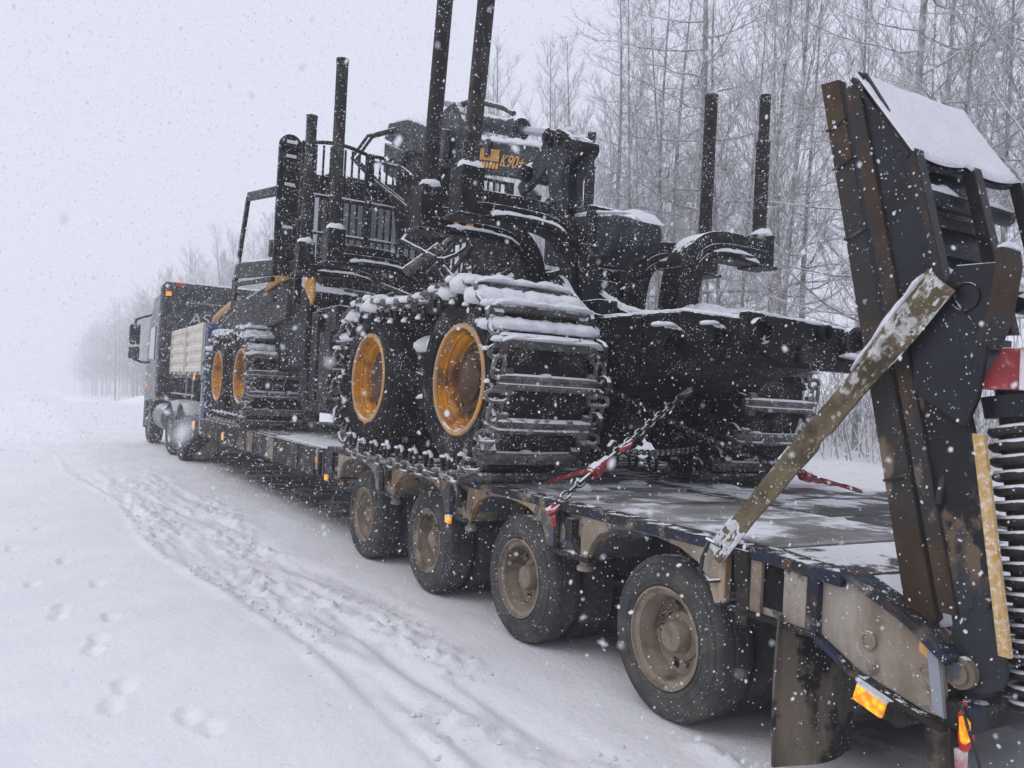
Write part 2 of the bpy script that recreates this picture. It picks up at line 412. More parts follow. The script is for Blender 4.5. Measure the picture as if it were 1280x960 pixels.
# ------------------------------------------------------------------ ground: one sheet, snow covered
def band_left(y): return -1.16 - .062 * (y - 3.0) - .09 * np.sin(y * .9)
PRINTS = [(-2.28, 4.62, .45), (-2.2, 4.87, .45), (-1.97, 4.3, .5), (-1.9, 4.12, .5), (-2.3, 5.6, .4), (-2.26, 5.82, .4), (-2.45, 6.5, .35), (-2.42, 6.72, .35),
          (-2.15, 6.3, .4), (-2.6, 7.6, .3), (-2.35, 8.4, .3), (-2.75, 9.2, .3), (-2.5, 10.3, .3), (-2.15, 7.4, .4), (-1.85, 3.4, .5), (-3.0, 10.9, .3)]
def ground_z(x, y, fine=True):
    z = np.where(x > 0, -math.tan(ROLL) * np.clip(x, 0, 3.6), 0.0)
    z = z + .006 * np.clip(-x, 0, 6)
    # verge: ditch, ploughed snow bank, forest floor
    bank = sstep(4.2, 5.8, x) * .82 - sstep(6.3, 8.5, x) * .28 + sstep(9, 40, x) * .9
    z = z + bank * (1 + .5 * fbm(x * .5, y * .5, 3, 5)) + bank * .25 * fbm(x * 2.1, y * 2.1, 3, 6)
    lb = sstep(-7.5, -9.5, x) * .5 - sstep(-12, -30, x) * .6
    z = z + lb * (1 + .6 * fbm(x * .6, y * .35, 3, 8))
    z = z - sstep(46, 120, y) * 2.6 - np.clip(y - 120, 0, 400) * .012
    z = z + sstep(40, 52, y) * .16 * np.exp(-((x - 2.) / 4.) ** 2)
    if fine:
        near = 1 - sstep(25, 45, y)
        z = z + .02 * fbm(x * .8, y * .5, 3, 1) * near
        z = z + .010 * fbm(x * 6, y * 4, 4, 2) * near
        bl = band_left(y); br = -.30 + .1 * np.sin(y * 1.3) - .02 * (y - 3)
        inb = sstep(bl - .06, bl + .1, x) * (1 - sstep(br - .25, br + .1, x)) * (1 - .8 * sstep(11, 17, y))
        clump = np.maximum(0, fbm(x * 9, y * 5.5, 4, 3)) * 2.2
        lanes = np.sin((x - bl) * 17 + .8 * np.sin(y * 2.3) + .5 * np.sin(y * 5.1))
        streak = fbm(x * 8 + .5 * y, y * .9, 3, 12); rough = np.clip(fbm(x * 2.2, y * 1.1, 2, 14) * 4 + .6, 0, 1)
        z = z + inb * (-.016 + .085 * streak + rough * (.06 * clump + .16 * np.maximum(0, fbm(x * 17, y * 12, 3, 4)) ** 1.2 + .022 * fbm(x * 34, y * 26, 2, 15)))
        z = z + .017 * np.exp(-((x - bl + .02) / .045) ** 2) * (.45 + 1.5 * np.maximum(0, fbm(x * 5, y * 4, 3, 9) + .2)) * near
        for px, py, ln in PRINTS:
            dx = (x - px + .04) / .046; dy = (y - py) / .115
            r2 = dx ** 2 + dy ** 2
            z = z - (.024 + .03 * ln * fbm(x * 30, y * 30, 2, 7)) * np.exp(-(r2 ** 5)) * (1 - .45 * np.exp(-((dy - .1) / .16) ** 2)) + .006 * np.exp(-((np.sqrt(r2) - 1.2) / .16) ** 2) * (1 + 2 * fbm(x * 18, y * 18, 2, 3))
        # tyres press into the snow
        for wy in (3.175, 4.577, 5.979, 7.381):
            z = z - .012 * np.exp(-((x - .17) / .22) ** 4 - ((y - wy) / .3) ** 2)
        z = z + .035 * np.exp(-((x + .06) / .05) ** 2 - ((y - 2.72) / .14) ** 2) * (1 + fbm(x * 20, y * 20, 2, 4) * 2)
    return z
def axis(breaks):
    out = [breaks[0][0]]
    for a, b, s0, s1 in breaks:
        p = a
        while p < b - 1e-6:
            t = (p - a) / (b - a); p += s0 + (s1 - s0) * t; out.append(min(p, b))
    return np.unique(np.round(out, 5))
gx = axis([(-210, -20, 20, 4), (-20, -6, 1.2, .3), (-6, -3.2, .2, .03), (-3.2, .3, .028, .03), (.3, 3.6, .09, .15), (3.6, 10, .12, .25), (10, 40, .5, 4), (40, 210, 8, 20)])
gy = axis([(-60, -3, 8, 1), (-3, 2.2, .5, .06), (2.2, 6, .028, .036), (6, 14, .036, .1), (14, 40, .12, .8), (40, 90, .9, 3), (90, 320, 4, 20)])
XX, YY = np.meshgrid(gx, gy)
ZZ = ground_z(XX, YY)
nx, ny = len(gx), len(gy)
me = bpy.data.meshes.new("snowy_road")
idx = np.arange(nx * ny).reshape(ny, nx)
faces = np.stack([idx[:-1, :-1], idx[:-1, 1:], idx[1:, 1:], idx[1:, :-1]], -1).reshape(-1, 4)
me.from_pydata(np.stack([XX, YY, ZZ], -1).reshape(-1, 3).tolist(), [], faces.tolist())
me.polygons.foreach_set("use_smooth", [True] * len(me.polygons))
def crumbs():
    rg = random.Random(21); g = G()
    for k in range(2600):
        y = 2.4 + 9 * rg.random() ** 1.7; bl = -1.08 - .062 * (y - 3.0) - .09 * math.sin(y * .9)
        x = bl + (rg.gauss(0, .06) if rg.random() < .35 else rg.uniform(-.05, .8)); r_ = .003 + .017 * rg.random() ** 5
        if float(fbm(np.array(x * 2.2), np.array(y * 1.1), 2, 14)) * 4 + .6 < rg.random() * 1.1: continue
        z = float(ground_z(np.array(x), np.array(y)))
        vs = [(x + r_ * a * rg.uniform(.6, 1.3), y + r_ * b * rg.uniform(.6, 1.3), z + r_ * (c * rg.uniform(.5, 1.1) + .25)) for a, b, c in ((1, 0, 0), (-1, 0, 0), (0, 1, 0), (0, -1, 0), (.3, .2, 1), (0, 0, -1))]
        g.add(vs, [(0, 2, 4), (2, 1, 4), (1, 3, 4), (3, 0, 4), (2, 0, 5), (1, 2, 5), (3, 1, 5), (0, 3, 5)])
    me_ = mesh_of("snow_crumbs", g, 'snow', 60)
    o = bpy.data.objects.new("snow_crumbs", me_); COL.objects.link(o); tag(o, "loose crumbs of snow scattered along the churned track", None, None, "stuff")
crumbs()
def ground_mat():
    m = bpy.data.materials.new("road_snow"); m.use_nodes = True
    t = m.node_tree; N, L = t.nodes, t.links; b = N["Principled BSDF"]
    tc = N.new("ShaderNodeTexCoord")
    sp = N.new("ShaderNodeSeparateXYZ"); L.new(tc.outputs["Object"], sp.inputs[0])
    def noise(s, det=8, st=(1, 1, 1)):
        mp = N.new("ShaderNodeMapping"); mp.inputs[3].default_value = st; L.new(tc.outputs["Object"], mp.inputs[0])
        n = N.new("ShaderNodeTexNoise"); n.inputs["Scale"].default_value = s; n.inputs["Detail"].default_value = det
        n.inputs["Roughness"].default_value = .62
        L.new(mp.outputs[0], n.inputs["Vector"]); return n.outputs["Fac"]
    def rng(v, a, c, lo=0., hi=1.):
        r = N.new("ShaderNodeMapRange"); r.interpolation_type = 'SMOOTHSTEP'; L.new(v, r.inputs[0])
        r.inputs[1].default_value = a; r.inputs[2].default_value = c; r.inputs[3].default_value = lo; r.inputs[4].default_value = hi
        return r.outputs[0]
    def mth(op, a, c):
        k = N.new("ShaderNodeMath"); k.operation = op
        for i, x in enumerate((a, c)):
            if isinstance(x, (int, float)): k.inputs[i].default_value = x
            else: L.new(x, k.inputs[i])
        return k.outputs[0]
    def mx(f, a, c):
        k = N.new("ShaderNodeMix"); k.data_type = 'RGBA'; L.new(f, k.inputs[0])
        for s, x in ((6, a), (7, c)):
            if isinstance(x, tuple): k.inputs[s].default_value = (*x, 1)
            else: L.new(x, k.inputs[s])
        return k.outputs[2]
    col = mx(rng(noise(1.3), .35, .65), (.84, .845, .865), (.89, .89, .90))
    # driven lane beside the rig: packed, greyer snow with grit
    lane = mth('MULTIPLY', rng(sp.outputs[0], -1.75, -1.15), rng(sp.outputs[0], 3.2, 1.5))
    lane = mth('MULTIPLY', lane, rng(noise(2.2, 6, (1, .4, 1)), .3, .62))
    col = mx(mth('MULTIPLY', lane, .35), col, (.66, .655, .665))
    # grit shows through in the churned band
    grit = mth('MULTIPLY', rng(noise(26, 6), .64, .7), mth('MULTIPLY', rng(sp.outputs[0], -2.4, -1.2), rng(noise(3.), .45, .6)))
    col = mx(mth('MULTIPLY', grit, .6), col, (.22, .18, .14))
    # thin snow under the trailer bed, its shade also painted in as dark colour
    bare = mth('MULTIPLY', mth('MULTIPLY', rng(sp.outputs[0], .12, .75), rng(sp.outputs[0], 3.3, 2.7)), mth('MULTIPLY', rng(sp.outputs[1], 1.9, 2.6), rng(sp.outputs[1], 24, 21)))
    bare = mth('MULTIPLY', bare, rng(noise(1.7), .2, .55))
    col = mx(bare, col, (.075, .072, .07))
    L.new(col, b.inputs["Base Color"])
    b.inputs["Roughness"].default_value = .7; b.inputs["Specular IOR Level"].default_value = .25
    bp = N.new("ShaderNodeBump"); bp.inputs["Strength"].default_value = .7; bp.inputs["Distance"].default_value = .014
    hsum = mth('ADD', noise(22, 10), mth('MULTIPLY', noise(90, 4), .35))
    L.new(hsum, bp.inputs["Height"]); L.new(bp.outputs[0], b.inputs["Normal"])
    return m
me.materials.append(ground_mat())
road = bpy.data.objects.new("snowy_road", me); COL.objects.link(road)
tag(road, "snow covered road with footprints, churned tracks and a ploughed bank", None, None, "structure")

# ================================================================== low loader trailer (own frame, leaning with the road)
TR = thing("low_loader_trailer", "long mud-caked low loader trailer with four axles carrying the black machine", "trailer", (1.3, 5.0, 0))
WY = [3.175, 4.577, 5.979, 7.381]
# --- wheels
def trailer_wheel_meshes():
    g = G()     # tyre: outer face at x = 0
    g.lathe([(.243, .03), (.262, .004), (.30, -.006), (.345, .0), (.378, .012), (.398, .03), (.405, .05), (.405, .085), (.398, .09), (.398, .098), (.405, .103),
             (.405, .15), (.398, .155), (.398, .163), (.405, .168), (.403, .20), (.385, .225), (.33, .235), (.243, .215)], (0, 0, 0), 56, closed=True)
    for rr in (.285, .325, .362):
        g.tube([(-.003 if rr < .35 else .003, rr * math.cos(a), rr * math.sin(a)) for a in np.linspace(0, 2 * PI, 48, endpoint=False)], .0028, 4, closed=True)
    tyre = mesh_of("tyre", g, 'rubber_dirty', 35)
    g = G()
    g.lathe([(.252, .010), (.252, .003), (.240, .0), (.234, .016), (.222, .022), (.212, .028), (.208, .065), (.196, .085), (.19, .13), (.172, .145), (.12, .15), (.118, .16), (.2, .165), (.23, .06), (.245, .03)],
            (0, 0, 0), 48, closed=True)
    rim = mesh_of("rim", g, 'mud_rim', 32)
    g = G()
    g.lathe([(.125, .15), (.12, .125), (.085, .118), (.075, .06), (.068, .052), (.0, .050)], (0, 0, 0), 28)
    for k in range(10):
        a = 2 * PI * k / 10
        g.cyl((.15, .142 * math.cos(a), .142 * math.sin(a)), (.118, .142 * math.cos(a), .142 * math.sin(a)), .013, n=6)
    hub = mesh_of("hub", g, 'mud_rim', 35)
    g = G()
    for k in range(5):
        a = 2 * PI * k / 5 + .55
        g.cyl((.150, .168 * math.cos(a), .168 * math.sin(a)), (.1405, .168 * math.cos(a), .168 * math.sin(a)), .021, n=12)
    hole = mesh_of("hand_hole", g, 'hole', 40)
    return tyre, rim, hub, hole
TWM = trailer_wheel_meshes()
g = G(); g.lathe([(.2, .02), (.25, .0), (.34, .0), (.395, .02), (.405, .05), (.405, .18), (.39, .21), (.3, .23), (.2, .21)], (0, 0, 0), 40, closed=True)
INNER = mesh_of("inner_tyre", g, 'rubber_dirty', 35)
for i, y in enumerate(WY):
    for side in (0, 1):
        x0 = 0.0 if side == 0 else 2.62
        wh = sub("wheel", TR, (x0, y, .393))
        sp = random.uniform(0, 6)
        rz = 0 if side == 0 else PI
        for nm, me_ in zip(("tyre", "rim", "hub", "hand_hole"), TWM):
            put(nm, me_, wh, (x0, y, .393), (sp, 0, 0) if side == 0 else (sp, 0, PI))
        put("inner_tyre", INNER, wh, (x0 + (.27 if side == 0 else -.27), y, .393), (0, 0, rz))
    obj("axle", G().cyl((.3, y, .393), (2.3, y, .393), .07), 'mud_dark', TR)
# --- chassis
g = G()
for x in (.62, 1.82): g.box((x, 2.3, .56), (x + .14, 15.6, .86))
for y in np.arange(2.6, 15.5, .7): g.box((.2, y, .74), (2.4, y + .07, .88))
obj("chassis_frame", g, 'mud_dark', TR)
g = G(); g.box((.45, 2.2, .50), (.49, 8.4, .86)); obj("hollow_backing", g, 'hole', TR)  # near-black sheet closing the hollow behind the wheels
# --- side: arch strips, hanging pieces with recessed panels
for i, y in enumerate(WY):
    c = y + .13
    prof = [(-.50, .655), (-.455, .755), (-.38, .82), (-.25, .865), (-.08, .885), (.1, .885), (.27, .868), (.39, .822), (.46, .755), (.50, .655)]
    top = [(c + .56, .668), (c + .56, .935), (c - .56, .935), (c - .56, .668)] if i else [(c + .56, .668), (c + .56, .935), (c - .50, .935), (c - .56, .9), (c - .56, .668)]
    poly = [(c + a, b) for a, b in prof] + top
    g = G(); g.prism(poly, 'x', -.028, .012)
    obj("wheel_arch", g, 'mud', TR, bevel=.004)
    g = G()      # fender sheet bent over the wheel
    inn = [(c + a, b + .004) for a, b in prof]; out = [(c + a * 1.02, b + .016) for a, b in prof]
    g.prism(inn + out[::-1], 'x', .016, .40)
    obj("fender", g, 'mud', TR)
    # hanging piece behind this wheel (towards the truck)
    a0 = c + .56; a1 = (WY[i + 1] + .13 - .56) if i < 3 else c + .75
    g = G()
    g.box((.03, a0 - .02, .668), (.05, a1 + .02, .93)); obj("recessed_panel", g, 'mud', TR)
    g = G(); g.box((-.03, a0 - .09, .652), (.16, a1 + .06, .666)); g.box((-.032, a0 - .09, .640), (-.02, a1 + .06, .672))
    obj("bottom_flange", g, 'flange', TR)
    g = G(); g.prism([(a0 + .0, .67), (a0 + .07, .67), (a1 - .0, .90), (a1 - .05, .90)] if a1 - a0 > .1 else [(a0, .67), (a0 + .05, .67), (a0 + .05, .9)], 'x', -.012, .028)
    obj("gusset", g, 'blue' if i in (0, 3) else 'mud', TR)
    g = G(); g.box((-.02, (a0 + a1) / 2 - .035, .73), (.028, (a0 + a1) / 2 + .03, .86)); obj("tie_pocket", g, 'mud_dark' if i != 1 else 'hole', TR)
    g = G()
    g.cyl((.05, a0 + .05, .655), (.05, a0 + .05, .585), .035); g.cyl((.05, a0 + .05, .60), (.05, a0 + .05, .575), .05)
    obj("spring_bolt", g, 'mud', TR)
# --- edge rail, deck plates
g = G()
edge = [(2.13, .925), (2.55, .945), (8.4, .945)]
g.prism([(y, z - .05) for y, z in edge] + [(y, z) for y, z in edge[::-1]], 'x', -.036, .09)
obj("edge_rail", g, 'blue', TR, bevel=.006)
rw = random.Random(5)
yk = 2.56
while yk < 8.3:
    ln = .66 + rw.uniform(-.05, .05)
    for (xa, xb) in ((.095, 1.28), (1.29, 2.66)):
        dz = rw.uniform(-.003, .004)
        g = G(); g.box((xa, yk + .006, .905 + dz), (xb, yk + ln - .006, .947 + dz))
        obj("deck_board", g, 'deck' if xa < 1 else 'deck_dark', TR, bevel=.004)
    yk += ln
yk = 8.32
while yk < 15.3:
    g = G(); g.box((.0, yk + .004, .85), (2.62, yk + .98, .915)); obj("deck_plate", g, 'deck_snowy', TR, bevel=.004); yk += 1.0
for k in range(4):
    g = G(); y0 = 3.0 + k * 1.3; g.box((2.69, y0, .90), (3.32, y0 + 1.27, .942)); obj("extension_board", g, 'rust' if k == 1 else 'deck_dark', TR, bevel=.004)
g = G(); g.box((3.0, 2.9, .80), (3.06, 8.3, .89)); g.box((2.67, 2.5, .74), (2.69, 8.3, .945)); obj("right_side_beam", g, 'mud_dark', TR)
g = G()
for (cx, cy, rx, ry, h, sd) in ((.45, 4.55, .06, .06, .055, 3), (.62, 4.6, .09, .05, .025, 4), (1.15, 4.9, .12, .07, .03, 6), (.95, 4.75, .2, .1, .02, 8), (1.8, 4.6, .15, .1, .03, 9), (1.5, 3.7, .05, .04, .018, 10), (1.25, 3.15, .05, .05, .015, 12)):
    g.dome((cx, cy, .945), rx, ry, h, 10, 4, sd, .35)
tag(obj("snow_clods", g, 'snow_dirty', TR, 60), kind="stuff")
g = G()
g.ridge([(.05, 8.35, .915), (.06, 10.5, .915)], .16, .02, (1, 0, 0), 3, .08)
g.ridge([(.3, 8.4, .915), (.3, 10.6, .915)], .5, .03, (1, 0, 0), 5, .12)
obj("deck_snow", g, 'snow', TR, 60)
# --- beaver tail: sloping rear with its own side beam
side = [(1.72, .50), (1.86, .53), (2.06, .575), (2.24, .665), (2.62, .665), (2.62, .90), (2.12, .905), (1.86, .80), (1.73, .70)]
g = G(); g.prism(side, 'x', .0, .035); obj("tail_side_plate", g, 'mud', TR, bevel=.004)
g = G()
low = [(1.70, .475), (1.86, .505), (2.07, .555), (2.25, .648), (2.72, .648)]
g.prism(low + [(y, z + .022) for y, z in low[::-1]], 'x', -.04, .12)
obj("tail_lower_flange", g, 'flange', TR, bevel=.004)
g = G()
up = [(1.70, .70), (1.86, .805), (2.13, .915), (2.14, .945), (1.85, .838), (1.69, .735)]
g.prism(up, 'x', -.036, .10); obj("tail_edge_rail", g, 'blue', TR, bevel=.005)
g = G(); g.prism([(2.54, .67), (2.62, .67), (2.62, .9), (2.54, .9)], 'x', -.022, -.001); obj("tail_rib", g, 'mud', TR, bevel=.004)
g = G(); g.prism([(2.30, .67), (2.42, .67), (2.42, .905), (2.30, .905)], 'x', -.020, -.001)
obj("tail_rib", g, 'mud', TR, bevel=.004)
g = G(); g.prism([(2.235, .668), (2.29, .668), (2.29, .90), (2.235, .90)], 'x', -.034, -.001); obj("tail_post", g, 'blue', TR, bevel=.004)
g = G(); g.prism([(2.60, .60), (2.67, .60), (2.67, .93), (2.60, .93)], 'x', -.034, .02); obj("tail_bracket", g, 'mud_dark', TR, bevel=.004)
g = G(); g.box((.0, 2.42, .70), (.05, 2.55, .90)); obj("tail_pocket", g, 'hole', TR)
g = G(); g.lathe([(.036, -.004), (.034, -.012), (.024, -.013), (.023, -.005), (.0, -.004)], (0, 2.02, .70), 20); obj("bolt_boss", g, 'mud', TR)
g = G(); g.prism([(1.705, .52), (1.745, .53), (1.78, .75), (1.735, .72)], 'x', -.02, -.001); obj("end_plate", g, 'bluegrey', TR)
g = G(); g.prism([(1.78, .70), (1.815, .72), (1.815, .79), (1.78, .77)], 'x', -.006, -.001); obj("reflector", g, 'letter_or', TR)
k = 0
for (xa, xb) in ((.105, .9), (.91, 1.75), (1.76, 2.6)):
    for (ya, za, yb, zb) in ((2.14, .915, 2.54, .944), (1.74, .728, 2.13, .911)):
        g = G(); g.hex8([(xa, ya, za - .04), (xb, ya, za - .04), (xb, yb, zb - .04), (xa, yb, zb - .04), (xa, ya, za), (xb, ya, za), (xb, yb, zb), (xa, yb, zb)])
        obj("tail_plate", g, 'deck_snowy', TR, bevel=.003)
g = G()
for (xa, xb, ya, yb, sd) in ((.14, .7, 1.82, 2.1, 2), (.8, 1.7, 1.8, 2.35, 4)):
    for q in range(5):
        x = xa + (xb - xa) * (q + .5) / 5
        g.ridge([(x, ya, .745 + (ya - 1.72) * .44 + .004), (x, (ya + yb) / 2, .745 + ((ya + yb) / 2 - 1.72) * .44 + .004), (x, min(yb, 2.13), min(.915, .745 + (yb - 1.72) * .44))], .17, .012, (1, 0, 0), sd + q, .04)
obj("tail_snow", g, 'snow', TR, 60)
g = G(); g.box((.0, 1.62, .49), (2.64, 1.72, .58)); g.box((.05, 1.72, .5), (2.6, 1.76, .7)); obj("rear_crossbar", g, 'flange', TR, bevel=.006)
g = G(); g.prism([(1.66, .12), (1.74, .16), (1.80, .52), (1.70, .52)], 'x', .0, .05); g.box((.05, 1.68, .16), (.09, 1.74, .5)); obj("rear_leg", g, 'mud_dark', TR, bevel=.004)
g = G()
g.box((.15, 1.9, .44), (.22, 2.1, .58)); g.cyl((.05, 1.93, .44), (.3, 1.93, .44), .04); g.box((.02, 2.1, .60), (.16, 2.22, .65)); g.box((.02, 2.24, .60), (.16, 2.28, .66))
obj("lamp_bracket", g, 'mud_dark', TR)
# mud flap
g = G()
for i in range(7):
    pass
flp = [[(-.055 + .47 * u, 2.40 + .03 * math.sin(u * 5 + v * 2) - .03 * v, .70 - .62 * v) for u in np.linspace(0, 1, 10)] for v in np.linspace(0, 1, 8)]
vs = [p for r_ in flp for p in r_]; n0 = len(vs); vs += [(x, y + .012, z) for x, y, z in vs]
fs = []
for i in range(7):
    for j in range(9):
        a = i * 10 + j; fs.append((a, a + 1, a + 11, a + 10)); fs.append((n0 + a, n0 + a + 10, n0 + a + 11, n0 + a + 1))
for j in range(9): fs += [(j, n0 + j, n0 + j + 1, j + 1), (70 + j, 71 + j, n0 + 71 + j, n0 + 70 + j)]
for i in range(7): fs += [(i * 10, (i + 1) * 10, n0 + (i + 1) * 10, n0 + i * 10), (i * 10 + 9, n0 + i * 10 + 9, n0 + i * 10 + 19, i * 10 + 19)]
g = G(); g.add(vs, fs); obj("mud_flap", g, 'flap', TR, 60)
# --- side marker lamps
def marker(y, z, w_, h_, tilt=0., x=-.03):
    lp = sub("marker_lamp", TR, (x, y, z))
    def tr(vv): return [(x + a, y + b * math.cos(tilt) - c * math.sin(tilt), z + b * math.sin(tilt) + c * math.cos(tilt)) for a, b, c in vv]
    g = G(); g.box((-.012, -w_ / 2 - .008, -h_ / 2 - .006), (.03, w_ / 2 + .008, h_ / 2 + .006)); g.v = tr(g.v); obj("housing", g, 'mud_dark', lp, bevel=.004)
    g = G(); g.box((-.034, -w_ / 2, -h_ / 2), (-.013, w_ / 2, h_ / 2)); g.v = tr(g.v); obj("lens", g, 'amber', lp, bevel=.006)
    if w_ > .08:
        g = G(); g.ridge([(-.02, -w_ / 2, h_ / 2 + .003), (-.02, w_ / 2, h_ / 2 + .003)], .03, .006, (1, 0, 0), 3, .02); g.v = tr(g.v); obj("snow_rim", g, 'snow', lp, 60)
marker(1.955, .505, .125, .062, .26, -.05)
marker(5.50, .63, .085, .055)
marker(8.33, .628, .09, .055)
marker(13.45, .71, .11, .1)
marker(16.0, .755, .13, .13)
marker(16.2, 1.615, .1, .09)
lp = sub("tail_lamp", TR, (.0, 1.66, .50))
g = G(); g.tube([(.02, 1.665, .585), (.02, 1.655, .55), (.025, 1.65, .46), (.02, 1.655, .425)], [.012, .026, .026, .012], 8); obj("housing", g, 'redlens', lp)
g = G(); g.tube([(-.002, 1.650, .545), (-.006, 1.64, .53), (-.002, 1.638, .475), (.0, 1.645, .462)], [.012, .018, .018, .012], 8); obj("lens", g, 'amber', lp)
g = G(); g.tube([(.0, 1.66, .59), (-.02, 1.62, .52), (-.03, 1.58, .44), (-.03, 1.55, .36)], .006, 6); obj("cable", g, 'hose', lp)
g = G(); g.box((.02, 1.655, .25), (.05, 1.70, .42)); obj("tail_reflector", g, 'red_snowy', TR, bevel=.004)
# --- front of the deck and gooseneck
g = G()
g.box((-.03, 8.86, .60), (.05, 15.5, .90)); obj("front_side_beam", g, 'mud_dark', TR, bevel=.006)
for (ya, yb, m_) in ((8.2, 8.42, 'blue'), (8.45, 8.52, 'blue'), (8.62, 8.68, 'blue'), (9.45, 9.75, 'blue'), (10.5, 10.8, 'mud'), (11.6, 11.9, 'mud')):
    g = G(); g.box((-.045, ya, .62), (-.031 if ya > 8.8 else .02, yb, .90)); obj("side_bracket", g, m_, TR, bevel=.003)
g = G(); g.box((-.012, 8.7, .66), (.02, 9.3, .90)); obj("tool_box_panel", g, 'bluegrey', TR, bevel=.004)
g = G(); g.box((-.018, 8.72, .74), (-.013, 9.28, .80)); obj("orange_band", g, 'letter_or', TR)
g = G(); g.tube([(-.06, 8.1, .93), (-.05, 8.0, .95), (-.01, 7.9, .955), (.06, 7.75, .955)], .02, 6); obj("deck_hook", g, 'rust', TR)
g = G(); g.box((-.02, 15.32, .66), (.14, 15.5, 2.58)); obj("corner_post", g, 'blue_bright', TR, bevel=.006)
g = G(); g.box((-.03, 15.5, .66), (.03, 15.62, 2.58)); g.box((.14, 15.34, .9), (.2, 15.46, 2.56)); obj("post_edge", g, 'bluegrey', TR)
nk = [(15.45, .62), (15.45, 1.66), (19.6, 1.66), (19.6, 1.36), (16.4, 1.30), (15.9, .62)]
g = G(); g.prism(nk, 'x', .5, .7); g.prism(nk, 'x', 1.9, 2.1); g.box((.7, 15.46, .7), (1.9, 15.5, 1.62)); obj("gooseneck", g, 'truck', TR, bevel=.008)
g = G(); g.box((.0, 15.64, 1.60), (2.6, 19.5, 1.66)); obj("gooseneck_floor", g, 'truck', TR)
for k in range(2):
    y0 = 15.68 + k * 1.86; pn = sub("dropside_panel", TR, (.0, y0 + .9, 2.1))
    g = G(); g.box((-.005, y0, 1.67), (.03, y0 + 1.8, 2.60)); obj("panel_sheet", g, 'cream', pn)
    for q in range(5):
        g = G(); z = 1.70 + q * .195; g.prism([(-.005, z), (-.032, z + .03), (-.032, z + .10), (-.005, z + .13)], 'y', y0 + .08, y0 + 1.72)
        obj("rib", g, 'cream', pn)
    for yy in (y0 + .01, y0 + 1.73):
        g = G(); g.box((-.04, yy, 1.68), (-.006, yy + .06, 2.59)); obj("stile", g, 'cream', pn)
    for q in range(3):
        g = G(); g.box((-.045, y0 + .3 + q * .55, 1.655), (-.033, y0 + .38 + q * .55, 1.72)); obj("hinge", g, 'mud_dark', pn)
g = G(); g.box((.21, 15.44, 1.67), (2.5, 15.48, 2.585)); obj("front_board", g, 'cream', TR)
g = G(); g.box((-.01, 17.3, 1.2), (.02, 17.36, 1.6)); g.box((-.01, 16.6, 1.15), (.02, 16.66, 1.62)); g.tube([(-.02, 16.2, 1.28), (-.02, 19.0, 1.28)], .02, 6); obj("side_guard", g, 'truck_lt', TR)

# --- loading ramp, folded up
RX = .05
rp = sub("loading_ramp", TR, (.42, 1.75, .68))
def rline(z): return 1.835 + (z - .775) * (2.352 - 1.835) / (2.936 - .775)       # front face of the raised ramp
g = G(); g.prism([(rline(.78), .78), (rline(.80) + .055, .76), (rline(2.94) + .055, 2.935), (rline(2.94) - .035, 2.93), (rline(.85) - .06, .83)], 'x', RX, RX + .05)
obj("front_plank", g, 'rust', rp, bevel=.005)
g = G(); g.prism([(rline(.9) - .15, .86), (rline(.9) - .085, .86), (rline(2.9) - .06, 2.885), (rline(2.9) - .125, 2.885)], 'x', RX - .004, RX + .05)
obj("rear_plank", g, 'rust', rp, bevel=.005)
for k, z in enumerate((1.3, 2.25, 2.55, 2.72)):
    g = G(); g.tube([(RX - .006, rline(z) + .06, z), (RX - .008, rline(z) + .02, z + .01), (RX - .006, rline(z) - .035, z + .035)], .006, 5); obj("weld_strap", g, 'mud_dark', rp)
sp_up = [(2.20, 2.925), (1.975, 2.565), (1.80, 1.95), (1.735, 1.66), (rline(1.66) - .11, 1.66), (rline(2.85) - .11, 2.86)]
g = G(); g.prism(sp_up, 'x', RX + .012, RX + .03); obj("side_plate", g, 'ramp', rp)
sp_lo = [(rline(1.66) - .13, 1.658), (1.735, 1.658), (1.69, 1.50), (1.56, .80), (1.545, .72), (1.56, .655), (1.62, .62), (1.72, .615), (1.76, .65), (rline(.83) - .11, .83)]
g = G(); g.prism(sp_lo, 'x', RX + .012, RX + .03); obj("lower_side_plate", g, 'ramp_low', rp)
g = G(); g.prism([(2.225, 2.935), (1.975, 2.572), (1.96, 2.548), (1.78, 1.90), (1.80, 1.90), (1.985, 2.54), (2.0, 2.565), (2.21, 2.89)], 'x', RX - .002, RX + .05); obj("plate_flange", g, 'rust', rp)
# ribs and rungs of the underside
for x in (.05, .43, .77):
    g = G(); g.hex8([(x, 1.93, 2.55), (x + .05, 1.93, 2.55), (x + .05, 1.99, 2.57), (x, 1.99, 2.57), (x, 1.93, 2.55), (x + .05, 1.93, 2.55), (x + .05, 1.99, 2.57), (x, 1.99, 2.57)])
    g = G(); g.prism([(1.955, 2.56), (2.01, 2.56), (1.83, 1.88), (1.775, 1.88)], 'x', x, x + .055); obj("rib", g, 'ramp' if x < .4 else 'steel_dark', rp, bevel=.004)
g = G(); g.hex8([(RX, rline(1.7) - .07, 1.7), (.82, rline(1.7) - .07, 1.7), (.82, rline(1.7) - .04, 1.7), (RX, rline(1.7) - .04, 1.7),
                 (RX, rline(2.88) - .07, 2.88), (.82, rline(2.88) - .07, 2.88), (.82, rline(2.88) - .04, 2.88), (RX, rline(2.88) - .04, 2.88)]); obj("tread_plate", g, 'ramp', rp)
for k in range(9):
    g = G(); z = 1.72 + k * .125; g.box((.1, rline(z) - .11, z), (.8, rline(z) - .072, z + .045)); obj("tread_bar", g, 'ramp', rp)
